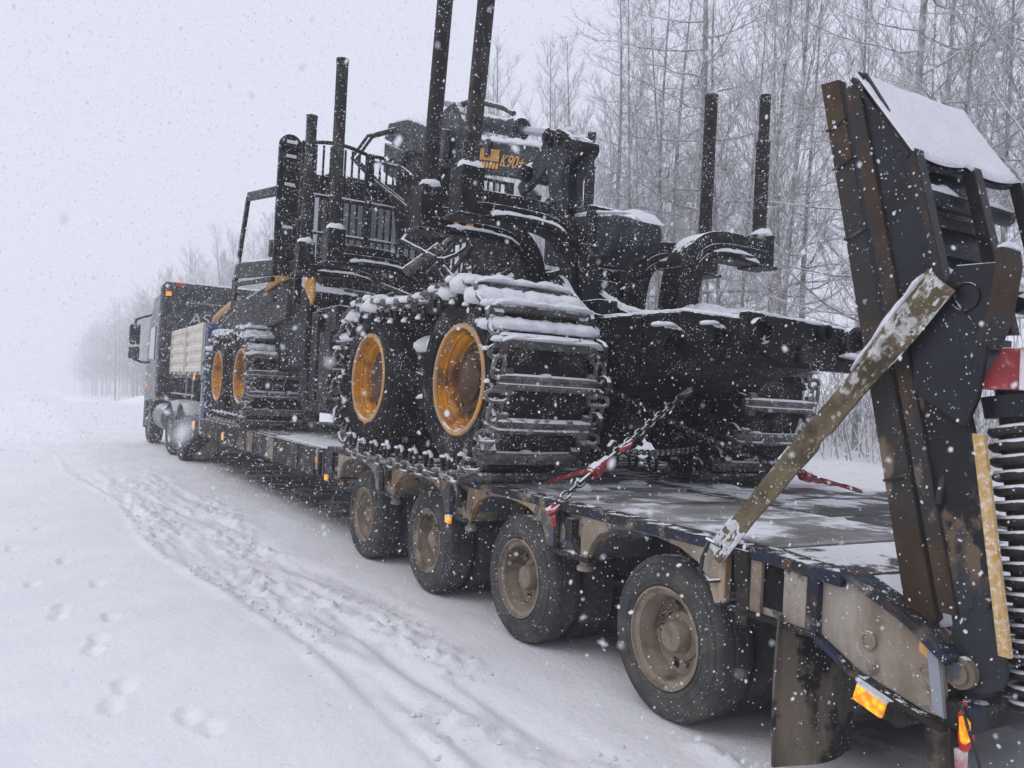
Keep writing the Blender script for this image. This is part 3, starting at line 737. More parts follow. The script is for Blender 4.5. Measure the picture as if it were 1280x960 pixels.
for z in (2.42, 2.06):
    g = G(); y = 1.80 + (z - 1.95) * .277 + .1; g.tube([(.1, y, z), (.82, y, z)], .035, 10); obj("rung", g, 'ramp', rp)
    g = G(); g.ridge([(.11, y, z + .03), (.42, y, z + .03)], .06, .03, (0, 1, 0), int(z * 10)); g.ridge([(.49, y, z + .03), (.76, y, z + .03)], .06, .03, (0, 1, 0), int(z * 20)); obj("rung_snow", g, 'snow', rp, 60)
# snowed end plate (the tapered tip of the ramp)
nx_, ny_ = 22, 12
top = []; bot = []
for j in range(ny_ + 1):
    v = j / ny_
    for i in range(nx_ + 1):
        u = i / nx_
        x = .04 + u * (.74 - .04 * v)
        y = 2.225 + (1.955 - 2.225) * v; z = 2.93 + (2.555 - 2.93) * v
        sag = -.022 * v ** 3 * abs(math.sin(u * PI * 2)) ** .8
        e = min(1, min(u, 1 - u, v, 1 - v) * 9 + .1)
        n_ = float(fbm(np.array(u * 9.), np.array(v * 6.), 3, 3)) * .012
        top.append((x, y - (.011 * e + n_) * .7, z + sag + (.012 * e + n_) * .7)); bot.append((x, y + .006, z + sag - .006))
def sheet(top, bot, nx_, ny_):
    g = G(); n0 = len(top); fs = []; W_ = nx_ + 1
    for j in range(ny_):
        for i in range(nx_):
            a = j * W_ + i; fs += [(a, a + 1, a + W_ + 1, a + W_), (n0 + a, n0 + a + W_, n0 + a + W_ + 1, n0 + a + 1)]
    for i in range(nx_): fs += [(i, n0 + i, n0 + i + 1, i + 1), (ny_ * W_ + i, ny_ * W_ + i + 1, n0 + ny_ * W_ + i + 1, n0 + ny_ * W_ + i)]
    for j in range(ny_): fs += [(j * W_, (j + 1) * W_, n0 + (j + 1) * W_, n0 + j * W_), (j * W_ + nx_, n0 + j * W_ + nx_, n0 + (j + 1) * W_ + nx_, (j + 1) * W_ + nx_)]
    return g.add(top + bot, fs)
obj("end_plate_snow", sheet(top, bot, nx_, ny_), 'snow', rp, 80)
flat = [(x, y + .012, z - .016) for x, y, z in bot]
obj("end_plate", sheet([(x, y + .009, z - .011) for x, y, z in bot], [(x, y + .02, z - .024) for x, y, z in bot], nx_, ny_), 'ramp', rp, 60)
# bracket plate proud of the side plate, with a coiled rod drawn on it, and a bent channel
g = G(); g.prism([(1.915, 1.86), (1.80, 2.03), (1.755, 2.09), (1.60, 2.085), (1.615, 1.93), (1.66, 1.62), (1.70, 1.52), (1.90, 1.64)], 'x', RX - .03, RX - .006); obj("bracket_plate", g, 'ramp', rp, bevel=.004)
g = G()
pts = [(RX - .033, 1.715 + .045 * math.cos(a) * (1 + a * .03), 1.975 + .045 * math.sin(a) * (1 + a * .03)) for a in np.linspace(-.8, 2 * PI + .1, 20)]
g.tube(pts + [(RX - .033, 1.70, 1.90), (RX - .033, 1.67, 1.86)], .004, 5); obj("rod_loop", g, 'ramp', rp)
g = G(); g.beam([(.03, 1.585, 2.125), (.03, 1.575, 2.07), (.03, 1.60, 1.90), (.03, 1.635, 1.80)], .12, .03, (1, 0, 0)); obj("bent_channel", g, 'rust', rp, bevel=.006)
g = G(); g.ridge([(.0, 1.585, 2.135), (.09, 1.585, 2.135)], .04, .02, (0, 1, 0), 4); obj("channel_snow", g, 'snow', rp, 60)
g = G(); g.prism([(1.645, 1.5), (1.685, 1.5), (1.565, .77), (1.525, .77)], 'x', RX - .012, RX + .011); obj("reflective_strip", g, 'strip', rp, bevel=.003)
g = G(); g.cyl((RX - .02, 1.69, .675), (RX + .03, 1.69, .675), .055, n=24); g.cyl((RX - .035, 1.69, .675), (RX - .02, 1.69, .675), .038, .034, n=18); obj("hinge_pin", g, 'mud', rp)
g = G(); g.prism([(1.86, .62), (1.86, .80), (1.80, .80), (1.72, .755), (1.62, .76), (1.60, .62), (1.66, .585), (1.75, .585)], 'x', RX + .031, RX + .06); obj("hinge_lug", g, 'ramp_low', rp, bevel=.005)
g = G(); g.cyl((RX - .002, 1.80, 1.24), (RX + .02, 1.80, 1.34), .014, n=10); obj("plate_bolt", g, 'steel_dark', rp)
g = G(); g.cyl((RX - .012, 1.615, .93), (RX + .02, 1.615, .93), .017, n=8); obj("plate_bolt", g, 'steel_dark', rp)
g = G(); g.tube([(.13, 1.60, 1.95), (.85, 1.60, 1.95)], .03, 8); g.box((.4, 1.58, 1.2), (.48, 1.66, 1.95)); obj("cross_tube", g, 'ramp', rp)
g = G(); g.ridge([(.16, 1.60, 1.975), (.84, 1.60, 1.975)], .07, .035, (0, 1, 0), 5); obj("tube_snow", g, 'snow', rp, 60)
# assist spring with its red board
ax0 = Vector((.20, 1.60, 1.55)); ax1 = Vector((.225, 1.50, .58))
t_ = (ax1 - ax0).normalized(); u_ = t_.cross(Vector((0, 1, 0))).normalized(); v_ = t_.cross(u_)
g = G(); turns = 19; pts = []
for i in range(turns * 14 + 1):
    a = i / 14 * 2 * PI; p = ax0.lerp(ax1, i / (turns * 14)); pts.append(p + (u_ * math.cos(a) + v_ * math.sin(a)) * .096)
g.tube(pts, .0185, 7); obj("coil_spring", g, 'steel_dark', rp, 60)
g = G(); g.cyl(ax0 + (ax0 - ax1) * .05, ax1, .074, n=18); obj("spring_guide", g, 'rust', rp)
g = G(); g.cyl(ax0 - t_ * .09, ax0 - t_ * .015, .125, .118, n=20); g.cyl(ax0 - t_ * .12, ax0 - t_ * .09, .08, n=16); obj("spring_cap", g, 'ramp', rp)
g = G(); g.prism([(.085, 1.655), (.085, 1.80), (.40, 1.80), (.46, 1.655)], 'y', 1.535, 1.56); obj("warning_board", g, 'red_snowy', rp, bevel=.004)
g = G(); g.hex8([(.05, 1.68, 1.655), (.085, 1.56, 1.655), (.40, 1.56, 1.655), (.40, 1.68, 1.655), (.085, 1.62, 1.80), (.11, 1.56, 1.80), (.40, 1.56, 1.80), (.40, 1.62, 1.80)]); obj("spring_housing", g, 'red', rp, bevel=.004)

# ================================================================== forestry forwarder on the trailer bed
FW = thing("forwarder", "black forestry forwarder with chain tracks, orange rims, tall stakes and a folded crane", "forwarder", (1.25, 7.5, .945))
ZC = 1.65
def forwarder_wheel_meshes():
    g = G()
    g.lathe([(.37, .03), (.41, .004), (.47, -.012), (.54, -.008), (.60, .015), (.64, .05), (.655, .09), (.658, .35), (.655, .61), (.64, .65), (.56, .70), (.45, .70), (.37, .67)], (0, 0, 0), 56, closed=True)
    for rr, x in ((.43, -.004), (.50, -.0125), (.575, .001)):
        g.tube([(x, rr * math.cos(a), rr * math.sin(a)) for a in np.linspace(0, 2 * PI, 44, endpoint=False)], .004, 4, closed=True)
    for k in range(18):
        for s in (0, 1):
            a = 2 * PI * (k + .5 * s) / 18
            vs = []
            for (x, da) in ((.04 if s == 0 else .66, -.02), (.36, .17)):
                for r_ in (.64, .672):
                    for w_ in (-.03, .03):
                        aa = a + da + w_; vs.append((x, r_ * math.cos(aa), r_ * math.sin(aa)))
            g.hex8([vs[0], vs[1], vs[3], vs[2], vs[4], vs[5], vs[7], vs[6]])
    tyre = mesh_of("tyre", g, 'rubber', 35)
    g = G(); g.lathe([(.392, .020), (.394, .004), (.382, -.006), (.362, -.004), (.356, .012), (.362, .026)], (0, 0, 0), 56, closed=True); lip = mesh_of("rim_flange", g, 'rim_lip', 40)
    g = G(); g.lathe([(.372, .03), (.358, .018), (.350, .03), (.343, .06), (.330, .068), (.327, .085), (.310, .10), (.300, .115), (.296, .15), (.27, .165), (.27, .18), (.34, .18), (.375, .1)], (0, 0, 0), 56, closed=True)
    rim = mesh_of("rim", g, 'rim_orange', 32)
    g = G(); g.lathe([(.29, .17), (.282, .152), (.24, .142), (.205, .14), (.20, .118), (.155, .112), (.15, .09), (.06, .082), (0, .082)], (0, 0, 0), 40)
    for k in range(12):
        a = 2 * PI * k / 12; g.cyl((.145, .228 * math.cos(a), .228 * math.sin(a)), (.125, .228 * math.cos(a), .228 * math.sin(a)), .014, n=6)
    hub = mesh_of("hub", g, 'rim_hub', 35)
    return tyre, lip, rim, hub
FWM = forwarder_wheel_meshes()
def fw_wheel(x, y, side, z=ZC):
    wh = sub("wheel", FW, (x, y, z)); sp = random.uniform(0, 6)
    for nm, me_ in zip(("tyre", "rim_flange", "rim", "hub"), FWM):
        put(nm, me_, wh, (x, y, z), (sp, 0, 0) if side < 0 else (sp, 0, PI))

def track_path(c1, c2, Rr, sag):
    L1 = c2 - c1; A = PI * Rr; per = 2 * L1 + 2 * A
    def f(s):
        s = s % per
        if s < L1:                                   # top run, from rear wheel to front wheel
            u = s / L1; return (c1 + s, Rr - sag * 4 * u * (1 - u), math.atan(-sag * 4 * (1 - 2 * u) / L1))
        s -= L1
        if s < A:
            a = s / Rr; return (c2 + Rr * math.sin(a), Rr * math.cos(a), -a)
        s -= A
        if s < L1: return (c2 - s, -Rr, -PI)
        s -= L1
        a = s / Rr; return (c1 - Rr * math.sin(a), -Rr * math.cos(a), -PI - a)
    return f, per
def bar_mesh(w_):
    g = G()
    h = w_ / 2
    sec = [(-.050, .0), (-.053, .02), (-.038, .042), (-.018, .048), (-.010, .034), (.010, .034), (.018, .048), (.038, .042), (.053, .02), (.050, .0)]
    rings = []
    for x, sc_, dz in ((-h, .8, -.03), (-h + .04, 1, -.004), (-h * .5, 1, .0), (0, 1, .004), (h * .5, 1, .0), (h - .04, 1, -.004), (h, .8, -.03)):
        rings.append([(x, a * sc_, b * sc_ + dz) for a, b in sec])
    g.ring_tube(rings)
    for x in (-h + .06, h - .06): g.box((x - .035, -.085, -.012), (x + .035, .085, .024))
    return mesh_of("crossbar", g, 'steel', 30)
def hook_mesh():
    g = G()
    pts = [(0, .055, .0), (.01, .062, -.045), (.012, .066, -.085), (.012, .05, -.125), (.012, .012, -.145), (.012, -.03, -.13), (.012, -.05, -.095), (.012, -.035, -.06), (.005, -.02, -.02), (0, -.02, .005)]
    g.tube(pts, [.013, .014, .014, .015, .016, .015, .013, .012, .013, .013], 6, ry=1.3)
    return mesh_of("guide_hook", g, 'steel_dark', 60)
def link_mesh(name, ln, wd, r_, m_, nseg=3, ns=5):
    g = G(); pts = []
    a = ln / 2 - wd / 2
    for k in range(nseg + 1): t = -PI / 2 + PI * k / nseg; pts.append((wd / 2 * math.sin(t), a + wd / 2 * math.cos(t), 0))
    for k in range(nseg + 1): t = PI / 2 + PI * k / nseg; pts.append((wd / 2 * math.sin(t), -a + wd / 2 * math.cos(t), 0))
    g.tube(pts, r_, ns, closed=True)
    return mesh_of(name, g, m_, 60)
HOOK = hook_mesh()
TLINK = link_mesh("track_link", .15, .070, .016, 'steel')
def track(c1, c2, xc, wid, n, sag, hooks_in, seed, z0=ZC, links=True):
    Rr = .672; f, per = track_path(c1, c2, Rr, sag); BAR = bar_mesh(wid)
    tk = sub("bogie_track", FW, (xc, (c1 + c2) / 2, z0)); sn = G(); jo = G(); rg = random.Random(seed)
    off = rg.uniform(0, 1)
    for k in range(n):
        y, z, ph = f((k + off) * per / n + rg.uniform(-.012, .012))
        nrm = Vector((0, -math.sin(ph), math.cos(ph)))           # rotation about x by ph takes +z there
        P = Vector((xc, y, z0 + z)); rot = (ph, 0, 0)
        put("crossbar", BAR, tk, P, (ph + rg.uniform(-.05, .05), 0, rg.uniform(-.02, .02)))
        put("guide_hook", HOOK, tk, P + Vector((-wid / 2 + .012, 0, 0)) + nrm * .005, (ph, 0, 0))
        if hooks_in: put("guide_hook", HOOK, tk, P + Vector((wid / 2 - .012, 0, 0)) + nrm * .005, (ph, 0, PI))
        for q in (0, 1):
            yy, zz, pp = f((k + off + .33 + .34 * q) * per / n)
            nn = Vector((0, -math.sin(pp), math.cos(pp)))
            if links: put("track_link", TLINK, tk, Vector((xc - wid / 2 + .0, yy, z0 + zz)) + nn * .006, (pp + rg.uniform(-.12, .12), (PI / 2 if q else .25), 0))
            # the links of the inner edge are joined
            Mx = Matrix.Translation(Vector((xc + wid / 2, yy, z0 + zz)) + nn * .006) @ Euler((pp, PI / 2 if q else .2, 0)).to_matrix().to_4x4()
            jo.add([Mx @ v.co for v in TLINK.vertices], [tuple(p.vertices) for p in TLINK.polygons])
        # snow that settled on the upper bars and on the tread between them
        T = Vector((0, math.cos(ph), math.sin(ph)))
        if nrm.z > .12:
            hgt = .012 + .03 * max(0, nrm.z) ** .7
            base = P + nrm * .036
            sn.ridge([base + Vector((-wid / 2 + .0, 0, -.02)), base + Vector((-wid / 2 + .08, 0, .0)), base + Vector((wid / 2 - .08, 0, 0)), base + Vector((wid / 2, 0, -.02))], .115 + .11 * nrm.z, hgt * .95, (0, 1, .0), seed * 50 + k, .035, .55)
            sn.dome(P + Vector((-wid / 2 - .005, 0, -.02)) + nrm * .035, .045, .06, .045 * (.5 + nrm.z * .5), 8, 3, seed + k)
            sn.dome(P + Vector((wid / 2 + .0, 0, -.02)) + nrm * .035, .04, .055, .04, 8, 3, seed + k + 90)
        elif rg.random() < .8:
            sn.dome(P + Vector((rg.uniform(-.2, .2), 0, 0)) + nrm * .02 + Vector((0, 0, .045)), .05, .03, .02, 8, 3, seed + k)
        if nrm.z > -.05 and rg.random() < .9:                   # clumps on the hooks' lower bends
            hp = P + Vector((-wid / 2 - .005, 0, 0)) - nrm * .13
            sn.dome(hp + Vector((0, 0, -.012)), .02, .034, .026, 7, 3, seed + k + 40)
        if z < -Rr * .9:
            hp = P + Vector((-wid / 2 + .005, 0, .125)); sn.dome(hp, .02, .034, .018, 7, 3, seed + k + 70)
        y2, z2, p2 = f((k + off + .5) * per / n); n2 = Vector((0, -math.sin(p2), math.cos(p2)))
        if n2.z > .38 and (y2 < c1 + .25 or y2 > c2 - .25):
            for q in range(5):
                xx = xc + wid * (-.38 + .19 * q + rg.uniform(-.04, .04))
                sn.dome(Vector((xx, y2, z0 + z2)) + n2 * -.03 + Vector((0, 0, -.03)), .15, .125, .10 * n2.z + .02, 9, 4, seed + k * 7 + q, .3)
    obj("snow_cover", sn, 'snow', tk, 70)
    tag(obj("inner_track_links", jo, 'steel', tk, 60), kind="stuff")
    return tk
C1, C2 = 5.21, 6.96
for y in (C1, C2): fw_wheel(-.185, y, -1); fw_wheel(2.62, y, 1)
track(C1, C2, .15, .78, 28, .09, True, 1)
track(C1, C2, 2.285, .76, 28, .09, False, 2, links=False)
F1, F2 = 12.0, 13.55
for y in (F1, F2): fw_wheel(-.17, y, -1); fw_wheel(2.64, y, 1)
track(F1, F2, .24, .88, 27, .09, False, 3)
track(F1, F2, 2.24, .88, 27, .09, False, 4, links=False)
# bogie beams between the wheels
for (a, b, x, s) in ((C1, C2, .22, 1), (C1, C2, 2.2, 1), (F1, F2, .22, 1), (F1, F2, 2.2, 1)):
    g = G(); m_ = (a + b) / 2
    g.prism([(a - .1, 1.5), (b + .1, 1.5), (b + .12, 1.72), (m_ + .35, 1.98), (m_ - .35, 1.98), (a - .12, 1.72)], 'x', x - .12, x + .12)
    g.cyl((x, m_, 1.75), (1.25, m_, 1.75), .17); obj("bogie_beam", g, 'black', FW, bevel=.015)
g = G()
for (x, y, rx, ry, h, sd) in ((.06, 5.80, .2, .2, .10, 1), (.12, 6.15, .2, .24, .12, 2), (.10, 5.95, .18, .2, .14, 3), (.14, 6.35, .18, .16, .07, 7), (.1, 12.5, .2, .3, .13, 4)):
    g.dome((x, y, 1.93 if y > 9 else 1.92 - (y - 5.8) * .1), rx, ry, h, 12, 4, sd, .3)
g.ridge([(.0, 5.65, 1.60), (.0, 5.95, 1.52), (.0, 6.2, 1.50)], .14, .04, (1, 0, 0), 3)
obj("bogie_snow", g, 'snow', FW, 70)
g = G(); g.prism([(5.62, 1.42), (6.2, 1.42), (6.3, 1.72), (5.7, 1.6)], 'x', -.03, .1); g.prism([(5.65, 1.78), (6.3, 1.72), (6.35, 1.9), (5.75, 1.96)], 'x', -.01, .1); obj("bogie_guard", g, 'black', FW, bevel=.01)

# --- rear frame beam with its end plate
bm_ = [(3.42, 2.065), (3.46, 1.86), (3.75, 1.81), (4.70, 1.62), (9.0, 1.60), (9.0, 2.12), (5.0, 2.16), (3.95, 2.15)]
g = G(); g.prism(bm_, 'x', .74, 1.66); obj("rear_frame", g, 'black', FW, bevel=.02)
g = G(); g.prism([(.68, 2.10), (1.62, 2.06), (1.78, 1.98), (1.78, 1.88), (1.66, 1.80), (.98, 1.80), (.68, 1.90)], 'y', 3.36, 3.44); obj("end_plate", g, 'black', FW, bevel=.012)
g = G(); g.lathe([(.07, 0), (.09, -.03), (.085, .02)], (0, 0, 0), 20)
def ringy(x, y, z, r_, dep):
    g = G(); n = 22; rings = []
    for rr, yy in ((r_, .02), (r_, -.03), (r_ * .78, -.03), (r_ * .74, dep), (0.001, dep)):
        rings.append([(x + rr * math.cos(2 * PI * j / n), y + yy, z + rr * math.sin(2 * PI * j / n)) for j in range(n)])
    g.ring_tube(rings); return g
obj("tube_end", ringy(.76, 3.35, 1.98, .085, .03), 'black', FW)
obj("tail_lamp_ring", ringy(1.56, 3.35, 1.985, .095, .02), 'black_clean', FW)
obj("tail_lamp_ring", ringy(1.30, 3.35, 2.02, .05, .015), 'hole', FW)
g = G(); g.box((1.10, 3.33, 1.83), (1.19, 3.36, 1.93)); obj("tail_reflector", g, 'mud_dark', FW)
g = G(); g.cyl((.74, 4.02, 1.97), (.60, 4.02, 1.97), .075, n=20); obj("frame_stub", g, 'black', FW)
g = G(); g.cyl((.74, 3.64, 1.98), (.64, 3.64, 1.98), .06, n=18); obj("frame_stub", g, 'black', FW)
g = G()
g.ridge([(.78, 5.0, 2.155), (.77, 3.98, 2.146), (.77, 3.45, 2.066)], .06, .016, (1, 0, 0), 3, .04, .25)
g.ridge([(.72, 3.40, 2.09), (1.2, 3.40, 2.072), (1.60, 3.40, 2.055)], .08, .02, (0, 1, 0), 4, .04, .3)
g.ridge([(1.25, 4.9, 2.155), (1.25, 4.0, 2.145), (1.25, 3.55, 2.09)], .6, .018, (1, 0, 0), 5, .08, .2)
g.dome((.63, 4.02, 2.035), .08, .07, .03, 9, 3, 2); g.dome((.66, 3.64, 2.03), .06, .05, .025, 9, 3, 5)
g.ridge([(1.44, 3.33, 1.895), (1.56, 3.32, 1.885), (1.70, 3.33, 1.90), (1.74, 3.36, 1.96)], .07, .035, (0, 1, 0), 6)
g.ridge([(.70, 5.25, 2.42), (.72, 5.1, 2.28), (.74, 4.95, 2.17)], .06, .02, (1, 0, 0), 7)
g.ridge([(1.0, 5.2, 2.38), (1.05, 4.95, 2.24), (1.25, 4.7, 2.19), (1.5, 4.6, 2.18)], .06, .03, (1, 0, 0), 8)
g.ridge([(1.42, 5.15, 2.20), (1.62, 5.1, 2.19), (1.78, 5.1, 2.27)], .22, .06, (0, 1, 0), 9)
obj("frame_snow", g, 'snow', FW, 70)
g = G(); g.prism([(5.35, 2.50), (5.28, 2.46), (5.05, 2.22), (4.80, 2.16), (5.4, 2.10)], 'x', .70, .745); g.prism([(5.2, 2.40), (4.95, 2.24), (4.7, 2.16), (5.3, 2.1)], 'x', 1.0, 1.04); obj("frame_gusset", g, 'black', FW)
g = G(); g.box((.9, 5.9, 1.35), (1.6, 8.0, 1.62)); g.box((.85, 7.2, 1.0), (1.65, 10.4, 1.7)); obj("belly_plate", g, 'black', FW, bevel=.02)

# --- bunks with stakes
def bunk(y, tops, seed, lean=(0, 0), xr=2.80):
    b = sub("bunk", FW, (1.3, y, 2.6))
    la = [(-.10, y, 2.905), (.40, y, 2.915), (.60, y, 2.89), (.74, y, 2.82), (.83, y, 2.70), (.87, y, 2.52), (.88, y, 2.10)]
    ra = [(xr - .03, y, 2.93), (2.30, y, 2.94), (2.12, y, 2.91), (2.00, y, 2.83), (1.94, y, 2.70), (1.90, y, 2.50), (1.88, y, 2.10)]
    for arm, ah_, aw_ in ((la, .205, .19), (ra, .235, .24)):
        P = [Vector(arm[0])]
        for i in range(1, len(arm)):
            for k in range(1, 4): P.append(Vector(arm[i - 1]).lerp(Vector(arm[i]), k / 3))
        for _ in range(3):
            P = [P[0]] + [(P[i - 1] + P[i] * 2 + P[i + 1]) / 4 for i in range(1, len(P) - 1)] + [P[-1]]
        g = G(); g.beam(P, aw_, ah_, (0, 1, 0)); g.beam(P, aw_ + .03, .026, (0, 1, 0)); obj("bunk_arm", g, 'black', b, bevel=.008)
        # rolled lower edge that carries snow
        Q = [p + Vector((0, -.115, -.07)) for p in P[:12]]
        g = G(); g.beam(Q, .05, .022, (0, 1, 0)); obj("arm_flange", g, 'black', b)
    sn = G()
    for s, (x, zt, ln) in enumerate(((-.13, tops[0], lean[0]), (xr, tops[1], lean[1]))):
        zb = 2.82; zp = 3.16 if s == 0 else 3.10
        g = G(); g.box((x - .088, y - .105, zb), (x + .088, y - .082, zp)); g.box((x - .088, y + .082, zb), (x + .088, y + .105, zp)); g.box((x - .088, y - .082, zb), (x - .066, y + .082, zp)); g.box((x + .066, y - .082, zb), (x + .088, y + .082, zp))
        g.box((x - .12, y - .13, zb - .025), (x + .12, y + .13, zb)); obj("stake_pocket", g, 'black', b, bevel=.006)
        if zt:
            zm = zt - (.42 if (seed + s) % 2 else .0)
            dy = ln / 1.2
            g = G(); g.tube([(x, y, zb + .02), (x, y + dy * (zm - zb), zm)], .062, 12)
            for zr in (zb + .5, zm - .02): g.tube([(x, y + dy * (zr - zb), zr - .02), (x, y + dy * (zr - zb), zr + .02)], .066, 12)
            if zm < zt: g.tube([(x, y + dy * (zm - zb), zm - .1), (x, y + dy * (zt - zb), zt)], .049, 12)
            obj("stake", g, 'stake', b)
        sn.dome((x, y - .03, zp - .01), .085, .09, .07, 10, 4, seed + s, .2)
        xx = .14 if s == 0 else -.14
        sn.ridge([(x + xx * .8, y - .10, zb + .01), (x + xx * 2.0, y - .11, zb + .03)], .08, .045, (0, 1, 0), seed * 3 + s)
    sn.ridge([(.03, y - .115, 2.855), (.40, y - .115, 2.86), (.58, y - .115, 2.83), (.70, y - .115, 2.77)], .05, .02, (0, 1, 0), seed + 7)
    sn.ridge([(2.62, y - .115, 2.875), (2.30, y - .115, 2.88), (2.15, y - .115, 2.86)], .05, .028, (0, 1, 0), seed + 8)
    sn.ridge([(2.64, y, 3.015), (2.40, y, 3.015)], .15, .025, (0, 1, 0), seed + 9)
    sn.ridge([(2.14, y, 3.0), (2.03, y, 2.95), (1.92, y, 2.83)], .17, .02, (0, 1, 0), seed + 10)
    obj("snow_cap", sn, 'snow', b, 70)
bunk(5.33, (4.95, 4.36), 2, (-.12, .0))
bunk(6.02, (5.05, 4.56), 3, (-.10, .0))
bunk(8.28, (4.92, 4.80), 2, (.02, 0), 3.0)
bunk(9.30, (4.60, None), 4, (.0, 0))
g = G(); g.box((.80, 4.95, 2.1), (.98, 9.3, 2.3)); g.box((1.80, 4.95, 2.1), (1.98, 9.3, 2.3)); g.box((.5, 9.2, 2.35), (2.1, 9.45, 2.55)); obj("load_frame", g, 'black', FW, bevel=.012)
g = G(); g.prism([(5.15, 2.1), (5.45, 2.1), (5.42, 2.74), (5.2, 2.74)], 'x', .80, .96); obj("bunk_foot", g, 'black', FW, bevel=.01)
g = G(); g.prism([(5.2, 2.1), (5.45, 2.1), (5.42, 2.7), (5.22, 2.7)], 'x', 1.82, 1.97); obj("bunk_foot", g, 'black', FW, bevel=.01)
g = G(); g.cyl((.99, 5.5, 2.58), (.99, 7.6, 2.58), .045); g.cyl((.99, 5.5, 2.38), (.99, 7.6, 2.38), .06); obj("frame_rail", g, 'black', FW)
# dirty hoses and a broken guard hanging about the middle
for k, pts in enumerate(([(.3, 8.0, 2.62), (.6, 7.8, 2.5), (.8, 7.5, 2.7), (.9, 7.2, 3.0)], [(.75, 7.1, 2.3), (.85, 6.8, 2.55), (.95, 6.5, 2.7), (1.0, 6.3, 2.95)], [(.7, 7.6, 2.9), (.5, 8.0, 3.1), (.75, 8.4, 3.3), (1.0, 8.6, 3.6)],
                         [(.4, 9.4, 2.7), (.7, 8.9, 2.6), (.95, 8.4, 2.8), (1.2, 8.2, 3.2)], [(.85, 6.6, 2.35), (.9, 6.3, 2.5), (1.05, 6.1, 2.45), (1.1, 5.8, 2.6)])):
    g = G(); g.tube(pts, .024, 7); obj("hydraulic_hose", g, 'hose', FW, 60)
rh = random.Random(33)
for k in range(16):
    p = Vector((rh.uniform(.45, 1.6), rh.uniform(6.4, 9.2), rh.uniform(2.25, 2.9))); pts = [p.copy()]
    for q in range(3):
        p = p + Vector((rh.uniform(-.25, .3), rh.uniform(-.5, .5), rh.uniform(-.22, .3))); pts.append(p.copy())
    sm = []
    for q in range(3):
        for u in (0, .33, .66): sm.append(pts[q].lerp(pts[q + 1], u) + Vector((0, 0, -.06 * math.sin(PI * u))))
    g = G(); g.tube(sm + [pts[-1]], rh.choice((.014, .018, .024)), 6); obj("hydraulic_hose", g, 'hose', FW, 60)
for k in range(14):
    y = 3.6 + .36 * k; g = G(); g.cyl((.742, y, 1.95 + .06 * math.sin(k * 2.1)), (.722, y, 1.95 + .06 * math.sin(k * 2.1)), .018, n=8); obj("frame_bolt", g, 'steel_dark', FW)
for y, z0, z1 in ((4.35, 1.72, 2.12), (5.02, 1.66, 2.12)):
    g = G(); g.box((.72, y, z0), (.739, y + .05, z1)); obj("frame_rib", g, 'black', FW, bevel=.004)
for k, (y, z) in enumerate(((5.92, 2.93), (5.92, 2.90))):
    g = G(); g.box((.06 + .11 * k, 5.898, 2.87 + .01 * k), (.10 + .13 * k, 5.903, 2.905)); obj("small_decal", g, 'letter_or', FW)
g = G(); g.cyl((.55, 8.0, 2.78), (.82, 7.75, 3.05), .055, n=14); g.cyl((.82, 7.75, 3.05), (.98, 7.6, 3.25), .02); obj("exhaust_pipe", g, 'steel', FW)
g = G(); g.prism([(6.95, 2.18), (7.3, 2.28), (7.15, 2.44)], 'x', .5, .52); g.ridge([(.5, 7.25, 2.42), (.52, 7.0, 2.25)], .12, .04, (1, 0, 0), 2); obj("torn_guard", g, 'snow_dirty', FW)
g = G(); g.box((.6, 7.0, 2.15), (.7, 7.06, 2.55)); obj("yellow_bracket", g, 'rim_orange', FW)

# --- headboard grate
hb = sub("headboard_grate", FW, (1.25, 9.68, 3.6))
GY = 9.66
for k in range(31):
    x = -.04 + k * .0885
    zt = 4.40 if x > .75 else 4.40 - .1 * max(0, (.06 - x) / .1)
    g = G(); g.box((x - .011, GY - .011, 2.82), (x + .011, GY + .011, zt)); obj("bar", g, 'black', hb)
for z in (3.02, 3.34, 3.78):
    g = G(); g.box((-.07, GY - .03, z), (2.66, GY - .012, z + .028)); obj("rail", g, 'black', hb)
    g = G(); g.ridge([(-.05, GY - .022, z + .029), (.7, GY - .022, z + .029), (1.4, GY - .022, z + .029)], .03, .014, (0, 1, 0), int(z * 10), .06); obj("rail_snow", g, 'snow', hb, 60)
for (xa, xb, bow) in ((-.09, .68, .06), (.72, 1.5, .0), (1.5, 2.68, 0)):
    g = G(); g.tube([(xa + (xb - xa) * u, GY, 4.39 + bow * math.sin(PI * u) - (.05 if xa < 0 and u == 0 else 0)) for u in np.linspace(0, 1, 10)], .024, 8); obj("top_tube", g, 'black', hb)
for x in (-.09, .70, 1.5, 2.68):
    g = G(); g.box((x - .04, GY - .05, 2.5), (x + .04, GY + .03, 4.40)); obj("post", g, 'black', hb, bevel=.006)

# --- cab
cb = sub("cab", FW, (1.25, 11.3, 3.5))
g = G(); g.prism([(10.35, 2.5), (10.35, 4.28), (12.1, 4.42), (12.55, 4.3), (12.9, 3.2), (12.6, 2.5)], 'x', .42, 2.1); obj("cab_shell", g, 'black', cb, bevel=.03)
for (xa, xb, za, zb) in ((.50, .92, 3.0, 3.92), (.97, 1.42, 3.0, 3.92), (1.47, 2.02, 3.0, 3.92)):
    g = G(); g.box((xa, 10.325, za), (xb, 10.345, zb)); obj("rear_window", g, 'pane', cb)
g = G(); g.prism([(10.6, 3.2), (12.2, 3.2), (12.0, 4.15), (10.6, 4.12)], 'x', .395, .415); obj("side_window", g, 'glass', cb)
g = G(); g.box((-.06, 10.32, 3.95), (2.3, 10.42, 4.22)); obj("rear_light_bar", g, 'black', cb, bevel=.01)
g = G()      # perforated side pillar with slots
